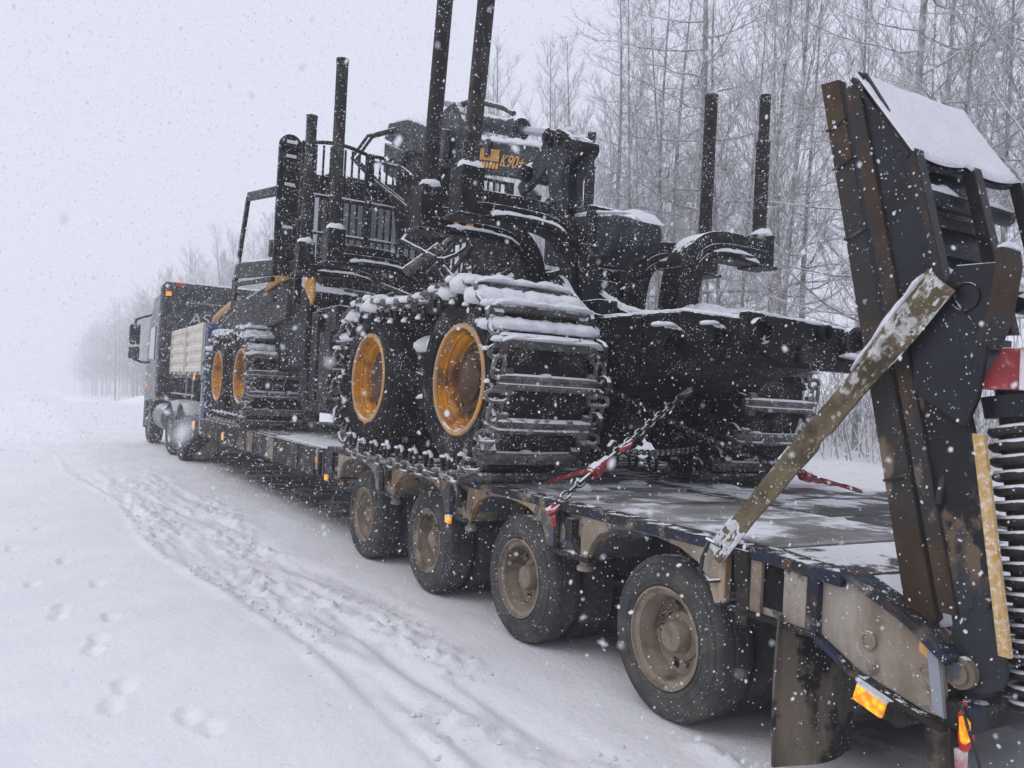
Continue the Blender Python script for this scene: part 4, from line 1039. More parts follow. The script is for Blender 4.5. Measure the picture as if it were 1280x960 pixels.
g.box((-.30, 9.98, 2.86), (-.03, 10.05, 4.42)); g.cyl((-.165, 9.98, 4.42), (-.165, 10.05, 4.42), .135, n=24); obj("side_pillar", g, 'black', cb, bevel=.012)
for k in range(9):
    z = 4.44 - k * .17
    g = G(); g.box((-.22, 9.965, z), (-.10, 9.982, z + .035)); obj("pillar_slot", g, 'snow' if k in (0, 1, 3, 6) else 'hole', cb)
# open door frame
DX = -.2
dr = sub("cab_door", FW, (DX, 11.3, 3.5))
for (a, b, r_) in (((10.3, 3.93), (11.93, 4.15), .06), ((11.93, 4.15), (12.47, 3.0), .05), ((10.35, 2.85), (12.55, 2.98), .03)):
    g = G(); g.beam([(DX, *a), (DX, *b)], .05, r_ * 2, (1, 0, 0)); obj("door_tube", g, 'black', dr, bevel=.008)
g = G(); g.prism([(10.3, 3.08), (12.36, 3.27), (12.46, 3.06), (10.25, 2.88)], 'x', DX - .03, DX + .03); obj("door_panel", g, 'black', dr, bevel=.008)
g = G(); g.box((DX - .02, 12.40, 2.62), (DX + .02, 12.6, 3.05)); g.prism([(10.2, 2.56), (12.6, 2.66), (12.6, 2.74), (10.2, 2.64)], 'x', DX - .02, DX + .02); obj("door_sill", g, 'black', dr)
g = G(); g.ridge([(DX, 10.5, 3.10), (DX, 12.0, 3.25)], .05, .02, (1, 0, 0), 4, .06); obj("sill_snow", g, 'snow', dr, 60)
g = G(); g.box((DX - .035, 10.42, 3.14), (DX + .03, 10.52, 3.34)); obj("door_latch", g, 'blue', dr)
# bonnet
hd = [(10.0, 1.75), (10.0, 2.72), (10.9, 3.0), (11.5, 3.10), (12.3, 2.96), (13.6, 2.88), (15.0, 2.60), (15.5, 2.32), (15.55, 1.9), (14.2, 1.75)]
g = G(); g.prism(hd, 'x', .15, 2.25); obj("bonnet", g, 'black', FW, bevel=.04)
g = G(); g.prism([(10.72, 2.93), (10.75, 3.06), (11.3, 3.14), (11.75, 3.02), (11.95, 2.86), (11.3, 2.92)], 'x', .09, .149); obj("bonnet_panel", g, 'yellow', FW, bevel=.015)
g = G(); g.prism([(11.98, 2.85), (11.80, 2.82), (11.95, 2.68), (12.3, 2.72)], 'x', .10, .149); obj("bonnet_panel", g, 'yellow', FW, bevel=.01)
g = G(); g.prism([(10.60, 2.88), (11.75, 2.80), (11.7, 2.35), (10.75, 2.4)], 'x', .08, .149); obj("side_cover", g, 'panel_grey', FW, bevel=.01)
g = G(); g.prism([(9.72, 2.88), (10.05, 2.90), (10.12, 2.76), (9.78, 2.52), (9.70, 2.62)], 'x', .12, .149); obj("rear_fender_panel", g, 'yellow', FW, bevel=.01)
g = G(); g.tube([(.12, 15.9, 2.05), (.10, 15.9, 2.45), (.14, 15.4, 2.72), (.18, 14.6, 2.86), (.18, 14.0, 2.92)], .05, 8); obj("bumper_tube", g, 'rim_lip', FW)
g = G(); g.box((.25, 9.2, 1.25), (2.2, 10.4, 2.5)); g.box((.5, 8.3, 1.3), (2.0, 9.3, 2.2)); obj("centre_joint", g, 'black', FW, bevel=.03)
for (z0, z1, y0, y1) in ((1.3, 2.2, 9.22, 9.6), (1.4, 2.45, 9.68, 9.95), (1.35, 2.4, 10.0, 10.35)):
    g = G(); g.box((.19, y0, z0), (.249, y1, z1)); obj("side_locker", g, 'blue' if y0 < 9.3 else 'black', FW, bevel=.012)

# --- crane, folded back over the load space
cr = sub("crane", FW, (1.3, 8.0, 4.0))
g = G(); g.cyl((1.3, 8.95, 2.2), (1.3, 8.95, 3.5), .2, n=20); g.prism([(8.5, 3.3), (9.55, 3.3), (9.75, 3.9), (9.6, 4.45), (9.05, 4.55), (8.55, 4.2)], 'x', 1.06, 1.56); obj("pillar", g, 'black', cr, bevel=.03)
g = G(); g.prism([(8.15, 4.02), (9.3, 4.45), (9.95, 4.72), (9.80, 4.89), (9.2, 4.78), (8.55, 4.52), (8.1, 4.38)], 'x', .98, 1.05); g.prism([(9.5, 4.1), (9.95, 4.3), (9.95, 4.68), (9.3, 4.42)], 'x', .99, 1.5); g.prism([(8.7, 4.25), (9.85, 4.5), (9.85, 4.82), (9.2, 4.72), (8.7, 4.5)], 'x', 1.05, 1.5); obj("pillar_head", g, 'black_clean', cr, bevel=.02)
bp = [(8.75, 4.12), (8.72, 4.50), (8.45, 4.72), (8.20, 4.74), (7.95, 4.45), (7.6, 4.16), (6.15, 3.74), (6.05, 3.64), (6.15, 3.47), (6.5, 3.53), (7.7, 3.87)]
g = G(); g.prism(bp, 'x', 1.10, 1.44); obj("main_boom", g, 'black_clean', cr, bevel=.02)
g = G(); g.cyl((1.24, 8.35, 4.62), (1.24, 7.06, 4.175), .088, n=20); g.cyl((1.24, 7.10, 4.19), (1.24, 6.96, 4.14), .108, n=18); g.cyl((1.12, 8.3, 4.63), (1.42, 8.3, 4.63), .09); obj("lift_cylinder", g, 'black_clean', cr)
g = G(); g.cyl((1.24, 6.98, 4.145), (1.12, 5.95, 3.80), .04, n=16); obj("cylinder_rod", g, 'chrome', cr)
g = G(); g.tube([(1.2, 8.35, 4.75), (1.2, 7.9, 4.68), (1.2, 7.25, 4.42), (1.2, 7.05, 4.31)], .028, 8); obj("pressure_pipe", g, 'hose', cr)
g = G(); g.box((1.16, 7.28, 3.95), (1.10, 7.36, 4.13)); g.box((1.06, 7.28, 3.93), (1.1, 7.36, 4.10)); obj("pipe_clip", g, 'hose', cr)
# linkage at the boom tip
g = G(); g.prism([(6.55, 3.38), (6.62, 3.48), (6.35, 3.66), (6.12, 3.87), (5.98, 3.86), (5.96, 3.74), (6.1, 3.56)], 'x', 1.03, 1.095); obj("link_plate", g, 'black_clean', cr, bevel=.01)
g = G(); g.prism([(6.06, 3.82), (5.84, 3.80), (5.68, 3.70), (5.68, 3.57), (5.83, 3.49), (5.80, 3.08), (5.98, 3.08), (6.05, 3.4), (6.10, 3.62)], 'x', 1.0, 1.07); g.prism([(6.06, 3.82), (5.84, 3.80), (5.68, 3.70), (5.68, 3.57), (5.83, 3.49), (5.80, 3.08), (5.98, 3.08), (6.05, 3.4), (6.10, 3.62)], 'x', 1.15, 1.22); obj("jib_bracket", g, 'black_clean', cr, bevel=.015)
for (y, z, r_) in ((6.05, 3.79, .075), (5.88, 3.75, .065), (5.73, 3.645, .07), (6.42, 3.56, .075), (5.98, 3.18, .07)):
    g = G(); g.cyl((.97, y, z), (1.25, y, z), r_, n=18); g.cyl((.94, y, z), (.97, y, z), r_ * .5, n=12); obj("pivot_pin", g, 'black', cr)
g = G(); g.prism([(6.48, 3.45), (6.60, 3.40), (6.76, 3.06), (6.58, 3.04), (6.34, 3.36)], 'x', 1.08, 1.14); obj("jib_strut", g, 'black_clean', cr, bevel=.01)
g = G(); g.prism([(7.35, 2.9), (7.35, 3.36), (7.05, 3.42), (6.85, 3.3), (6.7, 3.28), (6.6, 3.05), (6.5, 2.72), (7.2, 2.72)], 'x', .9, 1.06); obj("boom_rest", g, 'black', cr, bevel=.02)
g = G(); g.dome((1.06, 5.73, 3.71), .07, .05, .035, 9, 3, 2); g.dome((1.08, 5.88, 3.81), .06, .06, .04, 9, 3, 3); g.dome((1.08, 6.42, 3.62), .06, .08, .05, 9, 3, 5)
g.ridge([(1.13, 7.7, 4.205), (1.13, 6.9, 3.965), (1.13, 6.3, 3.79)], .10, .045, (1, 0, 0), 4, .05, .5)
g.ridge([(1.24, 8.1, 4.62), (1.24, 7.15, 4.285)], .07, .016, (1, 0, 0), 7, .06)
g.ridge([(1.05, 9.75, 4.875), (1.05, 9.2, 4.775), (1.05, 8.7, 4.58)], .12, .03, (1, 0, 0), 8, .06)
g.dome((1.12, 8.35, 4.74), .12, .1, .03, 9, 3, 8); g.ridge([(1.16, 5.95, 3.50), (1.16, 6.2, 3.52)], .2, .1, (1, 0, 0), 9)
obj("crane_snow", g, 'snow', cr, 70)
for k in range(5):
    g = G(); x = 1.0 + .06 * k
    g.tube([(x, 9.55, 4.76), (x - .25, 9.9, 4.70), (x - .42, 9.95, 4.4), (x - .2, 9.7, 4.1), (x + .1, 9.2, 3.7)] if k < 2 else [(x - .3, 9.9, 4.4), (x - .1, 9.4, 4.25), (x, 8.9, 3.95), (x, 8.6, 3.5)], .022, 7); obj("crane_hose", g, 'hose', cr, 60)
# lettering on the boom's side: slanting with the boom
sl_ = math.atan2(-.285, 1.0)
def on_boom(y, dz=0): return (1.094, y, 3.885 + (y - 7.0) * .285 + dz)
rotb = (Matrix.Rotation(.278, 4, 'X') @ Euler((PI / 2, 0, -PI / 2)).to_matrix().to_4x4()).to_euler()
text("boom_lettering", "K90+", .165, 'letter_or', cr, on_boom(6.86, -.075), rotb, shear=.3, sx=1.3)
for k in range(12):
    y = 7.50 - k * .034
    g = G(); c = on_boom(y, -.03); g.hex8([(1.090, y - .012, c[2] - .06), (1.099, y - .012, c[2] - .06), (1.099, y + .012, c[2] - .053), (1.090, y + .012, c[2] - .053),
                                         (1.090, y - .022, c[2] + .055), (1.099, y - .022, c[2] + .055), (1.099, y - .004, c[2] + .06), (1.090, y - .004, c[2] + .06)])
    obj("logo_stripe", g, 'letter_or', cr)
    if k % 2 == 0:
        g = G(); c = on_boom(y - .015, -.135); g.box((1.090, y - .04, c[2] - .025), (1.099, y + .006, c[2] + .03)); obj("logo_block", g, 'letter_or', cr)
# box-shaped boom extension hanging at the back
gp = [(6.2, 2.72), (6.2, 3.09), (5.74, 3.09), (5.30, 3.03), (5.02, 2.98), (4.93, 2.90), (4.91, 2.80), (4.96, 2.74), (5.10, 2.68), (5.35, 2.64), (5.6, 2.62)]
g = G(); g.prism(gp, 'x', 1.08, 1.36); obj("boom_extension", g, 'black_clean', FW, bevel=.04)
g = G(); g.prism([(5.42, 2.55), (5.54, 2.55), (5.54, 3.08), (5.42, 3.07)], 'x', 1.06, 1.38); g.cyl((1.05, 5.48, 3.08), (1.38, 5.48, 3.08), .045); obj("extension_clamp", g, 'black', FW, bevel=.012)
g = G(); g.box((1.10, 5.42, 2.14), (1.18, 5.56, 2.6)); g.box((1.24, 5.30, 2.14), (1.32, 5.42, 2.6)); g.box((1.05, 5.3, 2.36), (1.34, 5.58, 2.5)); g.cyl((1.02, 5.42, 2.56), (1.36, 5.42, 2.56), .06); obj("extension_stand", g, 'black', FW, bevel=.01)
g = G(); g.ridge([(1.14, 5.75, 3.09), (1.14, 5.35, 3.04), (1.14, 5.06, 2.995)], .12, .025, (1, 0, 0), 2, .05); g.ridge([(1.26, 5.28, 3.02), (1.26, 5.03, 2.98), (1.26, 4.94, 2.92)], .26, .045, (1, 0, 0), 5, .04); obj("extension_snow", g, 'snow', FW, 70)

# ================================================================== tractor unit pulling the trailer
TK = thing("tractor_truck", "dark tractor truck with a lettered rear cab wall, hitched ahead of the trailer", "truck", (1.15, 20, 0))
g = G(); g.prism([(-.22, 1.15), (-.22, 3.60), (-.14, 3.72), (2.38, 3.72), (2.46, 3.6), (2.46, 1.15)], 'y', 19.75, 20.05); obj("cab_rear_wall", g, 'truck', TK, bevel=.02)
g = G(); g.prism([(20.05, 1.1), (20.05, 3.55), (21.6, 3.5), (22.2, 2.9), (22.45, 1.9), (22.5, 1.0)], 'x', -.14, 2.4); obj("cab", g, 'truck_lt', TK, bevel=.04)
g = G(); g.prism([(21.0, 2.0), (21.9, 2.05), (21.75, 2.75), (21.0, 2.8)], 'x', -.16, -.141); obj("side_window", g, 'glass', TK)
g = G(); g.ridge([(-.1, 19.9, 3.72), (2.4, 19.9, 3.72)], .25, .04, (0, 1, 0), 3, .12); obj("roof_snow", g, 'snow', TK, 60)
g = G(); g.box((.35, 19.735, 3.28), (1.15, 19.749, 3.31)); obj("wall_trim", g, 'truck_lt', TK)
text("wall_lettering", "ASILI", .36, 'letter', TK, (.78, 19.742, 2.93), (PI / 2, 0, 0), .004, .15, 1.1)
for (x, z, m_) in ((-.09, 3.45, 'amber'),):
    g = G(); g.box((x - .06, 19.70, z - .05), (x + .06, 19.748, z + .05)); obj("marker_lamp", g, m_, TK, bevel=.008)
g = G(); g.box((.05, 19.72, 3.64), (.2, 19.748, 3.71)); obj("roof_lamp", g, 'redlens', TK, bevel=.008)
def truck_wheel(x, y, s, wide):
    wh = sub("wheel", TK, (x, y, .52)); sg = 1 if s < 0 else -1
    w_ = .58 if wide else .3
    g = G(); g.lathe([(.28, .04), (.32, .0), (.42, -.01), (.49, .02), (.52, .05), (.52, w_ * .47), (.47, w_ * .48), (.47, w_ * .52), (.52, w_ * .53), (.52, w_ - .04), (.47, w_), (.28, w_)], (0, 0, 0), 36, closed=True)
    g.v = [(x + a * sg, y + b, .52 + c) for a, b, c in g.v]; obj("tyre", g, 'rubber_dirty', wh, 35)
    g = G(); g.lathe([(.285, .05), (.28, .01), (.26, .02), (.24, .1 if wide else .02), (.12, .12 if wide else -.02), (.10, .02 if wide else -.06), (0, .01 if wide else -.07)], (0, 0, 0), 30)
    g.v = [(x + a * sg, y + b, .52 + c) for a, b, c in g.v]; obj("rim", g, 'truck_lt', wh, 35)
for y, wd in ((17.3, True), (18.66, True), (21.95, False)):
    for x, s in ((-.08, -1), (2.45, 1)): truck_wheel(x, y, s, wd)
for y in (17.3, 18.66):
    for x in (-.09, 1.9):
        arc = [(.60 * math.cos(a), .60 * math.sin(a)) for a in np.linspace(R(12), R(168), 14)]
        g = G(); g.prism([(y + a, .52 + b) for a, b in arc] + [(y + a * .96, .52 + b * .96) for a, b in arc[::-1]], 'x', x, x + .62); obj("mudguard", g, 'truck_lt', TK)
        g = G(); g.ridge([(x + .3, y + a * 1.0, .52 + b) for a, b in arc[3:11]], .5, .03, (1, 0, 0), int(y * 3 + x), .07); obj("mudguard_snow", g, 'snow', TK, 60)
g = G(); g.box((.55, 16.6, .75), (.72, 22, 1.02)); g.box((1.6, 16.6, .75), (1.77, 22, 1.02)); g.box((.6, 17.0, 1.02), (1.7, 18.8, 1.3)); obj("chassis", g, 'truck', TK, bevel=.01)
g = G(); g.cyl((.18, 19.5, .72), (.18, 20.8, .72), .32, n=20); obj("fuel_tank", g, 'truck_lt', TK)
g = G(); g.box((-.12, 22.15, .35), (2.4, 22.6, 1.1)); g.box((-.15, 21.0, .45), (.1, 21.4, 1.1)); obj("bumper_and_steps", g, 'truck', TK, bevel=.02)
for x in (-.08, .42): pass
g = G(); g.box((-.09, 16.62, .08), (.55, 16.64, .62)); obj("mud_flap", g, 'flap', TK)
g = G(); g.box((1.8, 16.62, .08), (2.45, 16.64, .62)); obj("mud_flap", g, 'flap', TK)
g = G(); g.box((-.08, 22.0, 1.34), (-.16, 22.1, 1.42)); obj("side_repeater", g, 'amber', TK)
mr = sub("wing_mirror", TK, (-.45, 22.0, 2.4))
g = G(); g.box((-.60, 21.98, 2.36), (-.36, 22.14, 2.86)); g.box((-.60, 21.98, 2.02), (-.36, 22.14, 2.32)); obj("mirror_housing", g, 'truck', mr, bevel=.04)
g = G(); g.box((-.575, 21.965, 2.40), (-.385, 21.979, 2.82)); g.box((-.575, 21.965, 2.06), (-.385, 21.979, 2.29)); obj("mirror_glass", g, 'glass', mr)
g = G(); g.tube([(-.48, 22.05, 2.86), (-.46, 22.05, 2.98), (-.3, 22.0, 3.05), (-.15, 21.9, 3.1)], .035, 8); obj("mirror_arm", g, 'truck', mr)
g = G(); g.tube([(-.48, 22.05, 2.02), (-.3, 22.0, 1.95), (-.15, 21.9, 1.95)], .035, 8); obj("mirror_arm", g, 'truck', mr)

# ================================================================== lashings
LCH = link_mesh("chain_link", .074, .042, .0075, 'steel_dark', 3, 4)
def chain(th, pts, pitch=.052):
    P = [Vector(p) for p in pts]; seg = [(b - a).length for a, b in zip(P, P[1:])]; tot = sum(seg); n = int(tot / pitch)
    for k in range(n):
        s = (k + .5) * tot / n; i = 0
        while i < len(seg) - 1 and s > seg[i]: s -= seg[i]; i += 1
        p = P[i].lerp(P[i + 1], s / seg[i]); t = (P[i + 1] - P[i]).normalized()
        q = t.to_track_quat('Y', 'Z') @ Euler((0, PI / 4 + (PI / 2 if k % 2 else 0), 0)).to_quaternion()
        put("chain_link", LCH, th, p, q.to_euler())
def sagged(a, b, sag, n=10):
    a = Vector(a); b = Vector(b)
    return [a.lerp(b, k / n) + Vector((0, 0, -sag * 4 * (k / n) * (1 - k / n))) for k in range(n + 1)]
def hook_bits(th, p, d, m_='red'):
    p = Vector(p); d = Vector(d).normalized()
    g = G(); u = d.cross(Vector((1, 0, 0))).normalized()
    g.tube([p + d * .05, p, p - d * .05 + u * .02, p - d * .07 - u * .02, p - d * .04 - u * .05, p - u * .045], [.014, .02, .022, .02, .016, .01], 7); obj("grab_hook", g, m_, th, 60)
def binder(th, a, b, lever, m_='red'):
    a = Vector(a); b = Vector(b); t = (b - a).normalized(); L = (b - a).length
    bd = sub("load_binder", th, (a + b) / 2)
    g = G(); g.cyl(a + t * L * .30, a + t * L * .78, .032, .032, 14); g.cyl(a + t * L * .34, a + t * L * .52, .046, .046, 14); obj("barrel", g, m_, bd)
    g = G(); g.cyl(a, a + t * L * .32, .016, n=8); obj("screw", g, 'steel_dark', bd)
    g = G(); g.cyl(a + t * L * .76, b, .016, n=8); obj("screw", g, 'steel_dark', bd)
    g = G(); c = a + t * L * .46; lv = Vector(lever); g.beam([c, c.lerp(lv, .5), lv], .018, .03, (0, 1, 0)); g.ridge([c + Vector((0, 0, .014)), lv + Vector((0, 0, .014))], .025, .010, (0, 1, 0), 4); obj("lever", g, m_, bd)
# chain by the near track, with a red binder
T1 = thing("tie_down_chain", "snow-flecked chain with a red binder hooked on the near edge of the deck", "chain", (-.05, 4.12, .9), "lashing chains between the machine and the deck")
A = Vector((-.03, 4.13, .93)); B = Vector((1.08, 4.27, 1.64))
hook_bits(T1, (-.035, 4.13, .915), (.7, .1, .5)); g = G(); g.tube([(-.045, 4.12, .93), (-.055, 4.12, .88), (-.04, 4.12, .80)], .02, 6); obj("anchor_hook", g, 'red', T1, 60)
chain(T1, [A.lerp(B, .04), A.lerp(B, .19)]); binder(T1, A.lerp(B, .16), A.lerp(B, .42), Vector((.27, 4.68, .985)))
chain(T1, [A.lerp(B, .42), B]); hook_bits(T1, A.lerp(B, .50) + Vector((0, -.01, 0)), B - A); hook_bits(T1, B, B - A, 'steel_dark')
T2 = thing("tie_down_chain", "dark chain with a red binder running to the far edge of the deck", "chain", (3.2, 4.7, .93), "lashing chains between the machine and the deck")
A = Vector((.62, 4.62, 1.66)); B = Vector((3.20, 4.72, .945)); S = sagged(A, B, .06)
chain(T2, S[:8]); binder(T2, S[8].lerp(S[7], .4), S[10].lerp(S[9], .3), (2.78, 4.15, .96)); chain(T2, [S[9].lerp(S[10], .6), B]); hook_bits(T2, B, B - A); hook_bits(T2, S[7], B - A)
T3 = thing("tie_down_chain", "thin slack chain hanging level across the dark gap under the machine frame", "chain", (.5, 4.3, 1.2), "lashing chains between the machine and the deck")
chain(T3, sagged((.50, 4.27, 1.245), (2.05, 5.1, 1.22), .03))
hook_bits(T3, (.50, 4.27, 1.245), (1, .3, 0), 'steel_dark')
# wide webbing strap holding the ramp up
ST = thing("lashing_strap", "wide olive webbing strap slanting from the deck edge up to the ramp", "strap", (-.03, 2.8, .8))
a = Vector((-.045, 2.795, .875)); b = Vector((-.02, 1.80, 2.02)); ups = []
def strap_pts(u): return a.lerp(b, u) + Vector((-.012 * math.sin(PI * u), 0, -.02 * math.sin(PI * u)))
t_ = (b - a).normalized(); wv = t_.cross(Vector((1, 0, 0))).normalized()
rows = 46; cols = 6; top = []; bot = []
for j in range(rows + 1):
    u = j / rows; p = strap_pts(u); wd = .098 + .03 * sstep(.70, .85, u) - .010 * math.sin(u * 9)
    tear = .018 if .52 < u < .56 else 0
    for i in range(cols + 1):
        v = i / cols - .5
        fold = .010 * math.sin(v * 7 + u * 5) + .006 * math.sin(u * 31 + v * 3) * (1 if u > .7 else .4)
        q = p + wv * (v * (wd - tear * (v < 0) * 1.4)) + Vector((fold, 0, 0))
        top.append((q.x - .007, q.y, q.z)); bot.append((q.x + .007, q.y, q.z))
obj("webbing", sheet(top, bot, cols, rows), 'webbing', ST, 60)
def crust(name, u0, u1, m_, bias, amp, rows2=60, cols2=12):
    top = []; bot = []
    for j in range(rows2 + 1):
        u = u0 + (u1 - u0) * j / rows2; p = strap_pts(u); wd = .098 + .034 * float(sstep(.70, .85, u))
        for i in range(cols2 + 1):
            v = i / cols2 - .5; f_ = min(1, j / 6, (rows2 - j) / 4 + (.4 if u1 > .9 else 0)) * (1 - abs(v) ** 4 * 9)
            n_ = float(fbm(np.array(u * 34.), np.array(v * 9.), 4, 6)); n2_ = float(fbm(np.array(u * 90.), np.array(v * 22.), 2, 8))
            q = p + wv * (v * wd * (1.02 + .10 * n_)) + Vector((.010 * math.sin(v * 7 + u * 5), 0, 0))
            th_ = max(-.006, (bias + amp * n_ + amp * .6 * n2_) * f_ - .006 * (v * (1 if wv.z > 0 else -1) < 0))
            top.append((q.x - .008 - th_, q.y - th_ * .5, q.z + th_ * .6)); bot.append((q.x - .004, q.y, q.z))
    return obj(name, sheet(top, bot, cols2, rows2), m_, ST, 80)
crust("strap_snow", .0, .15, 'snow', .008, .05, 30)
crust("strap_crust", .66, 1.015, 'crust', .004, .036)
g = G(); g.ridge([strap_pts(.72) + wv * .05 * (1 if wv.z > 0 else -1), strap_pts(.86) + wv * .062 * (1 if wv.z > 0 else -1), strap_pts(1.0) + wv * .062 * (1 if wv.z > 0 else -1)], .035, .02, (1, 0, 0), 6, .025, .7)
obj("strap_snow", g, 'snow', ST, 70)
g = G(); p = a
g.tube([p + Vector((-.01, .03, .06)), p + Vector((-.03, .05, -.02)), p + Vector((-.03, .06, -.09)), p + Vector((-.01, .02, -.12)), p + Vector((.02, -.02, -.11))], [.008, .01, .011, .011, .009], 7)
g.tube([p + Vector((-.01, -.05, .05)), p + Vector((-.02, .04, .07))], .009, 6); obj("strap_hook", g, 'steel_dark', ST, 60)
g = G(); g.hex8([(-.036, 2.60, .78), (-.036, 2.68, .78), (.0, 2.68, .78), (.0, 2.60, .78), (-.05, 2.60, .93), (-.05, 2.68, .93), (.0, 2.68, .93), (.0, 2.60, .93)]); obj("ratchet_plate", g, 'mud_dark', ST, bevel=.004)

# ================================================================== trees
def tree_mesh(name, kind, h, seed, detail=1.0):
    rg = random.Random(seed); G_ = []          # list of (pts, r0, r1, sides, material index)
    lean = Vector((rg.uniform(-.04, .04), rg.uniform(-.04, .04), 0))
    def trunk_at(t): return Vector((lean.x * h * t + .12 * math.sin(t * 5 + seed), lean.y * h * t + .12 * math.cos(t * 4 + seed * 2), h * t))
    r0 = .0085 * h * (.68 if kind == 'birch' else 1.0)
    G_.append(([trunk_at(k / 12) for k in range(13)], r0, .012, 6, 0))
    n1 = int((30 if kind == 'birch' else 46) * detail)
    for i in range(n1):
        t = (.22 if kind == 'birch' else .16) + (.97 - (.22 if kind == 'birch' else .16)) * ((i + rg.random()) / n1)
        base = trunk_at(t); az = i * 2.4 + rg.uniform(-.5, .5)
        if kind == 'birch':
            ln = h * (.30 * (1 - t) ** .75 + .05) * rg.uniform(.7, 1.2); up = rg.uniform(.7, 1.25); curl = rg.uniform(.0, .35)
        else:
            ln = h * (.27 * (1 - t) ** .8 + .025) * rg.uniform(.75, 1.2); up = rg.uniform(-.12, .30) + .35 * t; curl = rg.uniform(.15, .4)
        dr_ = Vector((math.cos(az), math.sin(az), 0)); pts = [base]; p = base.copy(); ns = 6
        for k in range(ns):
            u = (k + 1) / ns
            e = up + curl * u + rg.uniform(-.18, .18) - (0.25 * (1 - u) if kind == 'larch' else 0)
            az2 = rg.uniform(-.22, .22); dd = Matrix.Rotation(az2, 3, 'Z') @ dr_
            p = p + (dd * math.cos(e) + Vector((0, 0, math.sin(e)))) * ln / ns; pts.append(p.copy())
        rb = max(.006, r0 * .38 * (1 - t) ** .8); G_.append((pts, rb, .004, 4, 1))
        n2 = max(2, int(ln * 5.2 * detail))
        for q in range(n2):
            u = .18 + .8 * (q + rg.random()) / n2; f = u * ns; a_ = pts[min(int(f), ns - 1)].lerp(pts[min(int(f) + 1, ns)], f - int(f))
            d1 = (pts[min(int(f) + 1, ns)] - pts[min(int(f), ns - 1)]).normalized()
            sd = d1.cross(Vector((0, 0, 1))).normalized() * (1 if q % 2 else -1)
            l2 = ln * rg.uniform(.22, .5) * (1.1 - u * .6)
            if kind == 'birch': d2 = (d1 * .8 + sd * rg.uniform(.4, .9) + Vector((0, 0, rg.uniform(-.1, .6)))).normalized()
            else: d2 = (d1 * .7 + sd * rg.uniform(.5, 1) + Vector((0, 0, rg.uniform(-.35, .2)))).normalized()
            pp = [a_]; p2 = a_.copy()
            for k in range(3):
                d2 = (d2 + Vector((rg.uniform(-.25, .25), rg.uniform(-.25, .25), rg.uniform(-.12, .3)))).normalized(); p2 = p2 + d2 * l2 / 3; pp.append(p2.copy())
            G_.append((pp, .0065, .0028, 3, 1))
            for w_ in range(5 if detail > .8 else 1):
                j = rg.randint(0, 2); b_ = pp[j].lerp(pp[j + 1], rg.random())
                d3 = (d2 + Vector((rg.uniform(-.9, .9), rg.uniform(-.9, .9), rg.uniform(-.4, .7)))).normalized(); l3 = rg.uniform(.18, .5)
                G_.append(([b_, b_ + d3 * l3 * .5 + Vector((0, 0, .03)), b_ + d3 * l3], .0040, .0022, 3, 1))
    out = []
    for mi in (0, 1):
        g = G()
        for pts, ra, rb, n, m_ in G_:
            if m_ != mi: continue
            k = len(pts) - 1; g.tube(pts, [ra + (rb - ra) * i / k for i in range(k + 1)], n, caps=False)
        me_ = bpy.data.meshes.new(name + ("_trunk" if mi == 0 else "_branches")); me_.from_pydata(g.v, [], g.f); me_.update()
        me_.polygons.foreach_set("use_smooth", [True] * len(me_.polygons)); me_.materials.append(MA['bark' if mi == 0 else 'twig']); out.append(me_)
    return out
BIRCH = [tree_mesh("birch", 'birch', hh, 100 + i) for i, hh in enumerate((11.0, 13.0, 12.0, 14.0, 10.0))]
LARCH = [tree_mesh("larch", 'larch', hh, 200 + i) for i, hh in enumerate((13.5, 15.0, 12.0))]
def gz(x, y): return float(ground_z(np.array(float(x)), np.array(float(y)), False))
def tree(kind, idx, x, y, s, rz, label, group):
    me2 = (BIRCH if kind == 'birch' else LARCH)[idx]
    o = thing(kind + "_tree", label, "tree", (x, y, gz(x, y) - .1), group, rolled=False)
    o.rotation_euler = (0, 0, rz); o.scale = (s, s, s)
    for nm, me_ in zip(("trunk", "crown"), me2):
        c = bpy.data.objects.new(nm, me_); COL.objects.link(c); c.parent = o
    return o
GRP = "bare snow-dusted trees along the right verge"
tree('larch', 1, 11.2, 14.9, 1.10, .4, "tallest bare larch with long level branches, rising above the machine's right stakes", GRP)
tree('larch', 0, 12.6, 17.6, .95, 1.9, "bare larch just left of the tallest larch, over the crane tip", GRP)
tree('larch', 2, 10.6, 17.2, .98, 2.9, "smaller bare larch between the crane tip and the tall larch", GRP)
tree('birch', 3, 9.4, 6.2, 1.05, .3, "leaning grey birch whose trunk rises right of the raised ramp tip", GRP)
rt = random.Random(42); spots = [(11.2, 14.9), (12.6, 17.6), (10.6, 17.2), (9.4, 6.2)]
cnt = 0
HB = (11.0, 13.0, 12.0, 14.0, 10.0); HL = (13.5, 15.0, 12.0)
cc = cam.matrix_world.translation
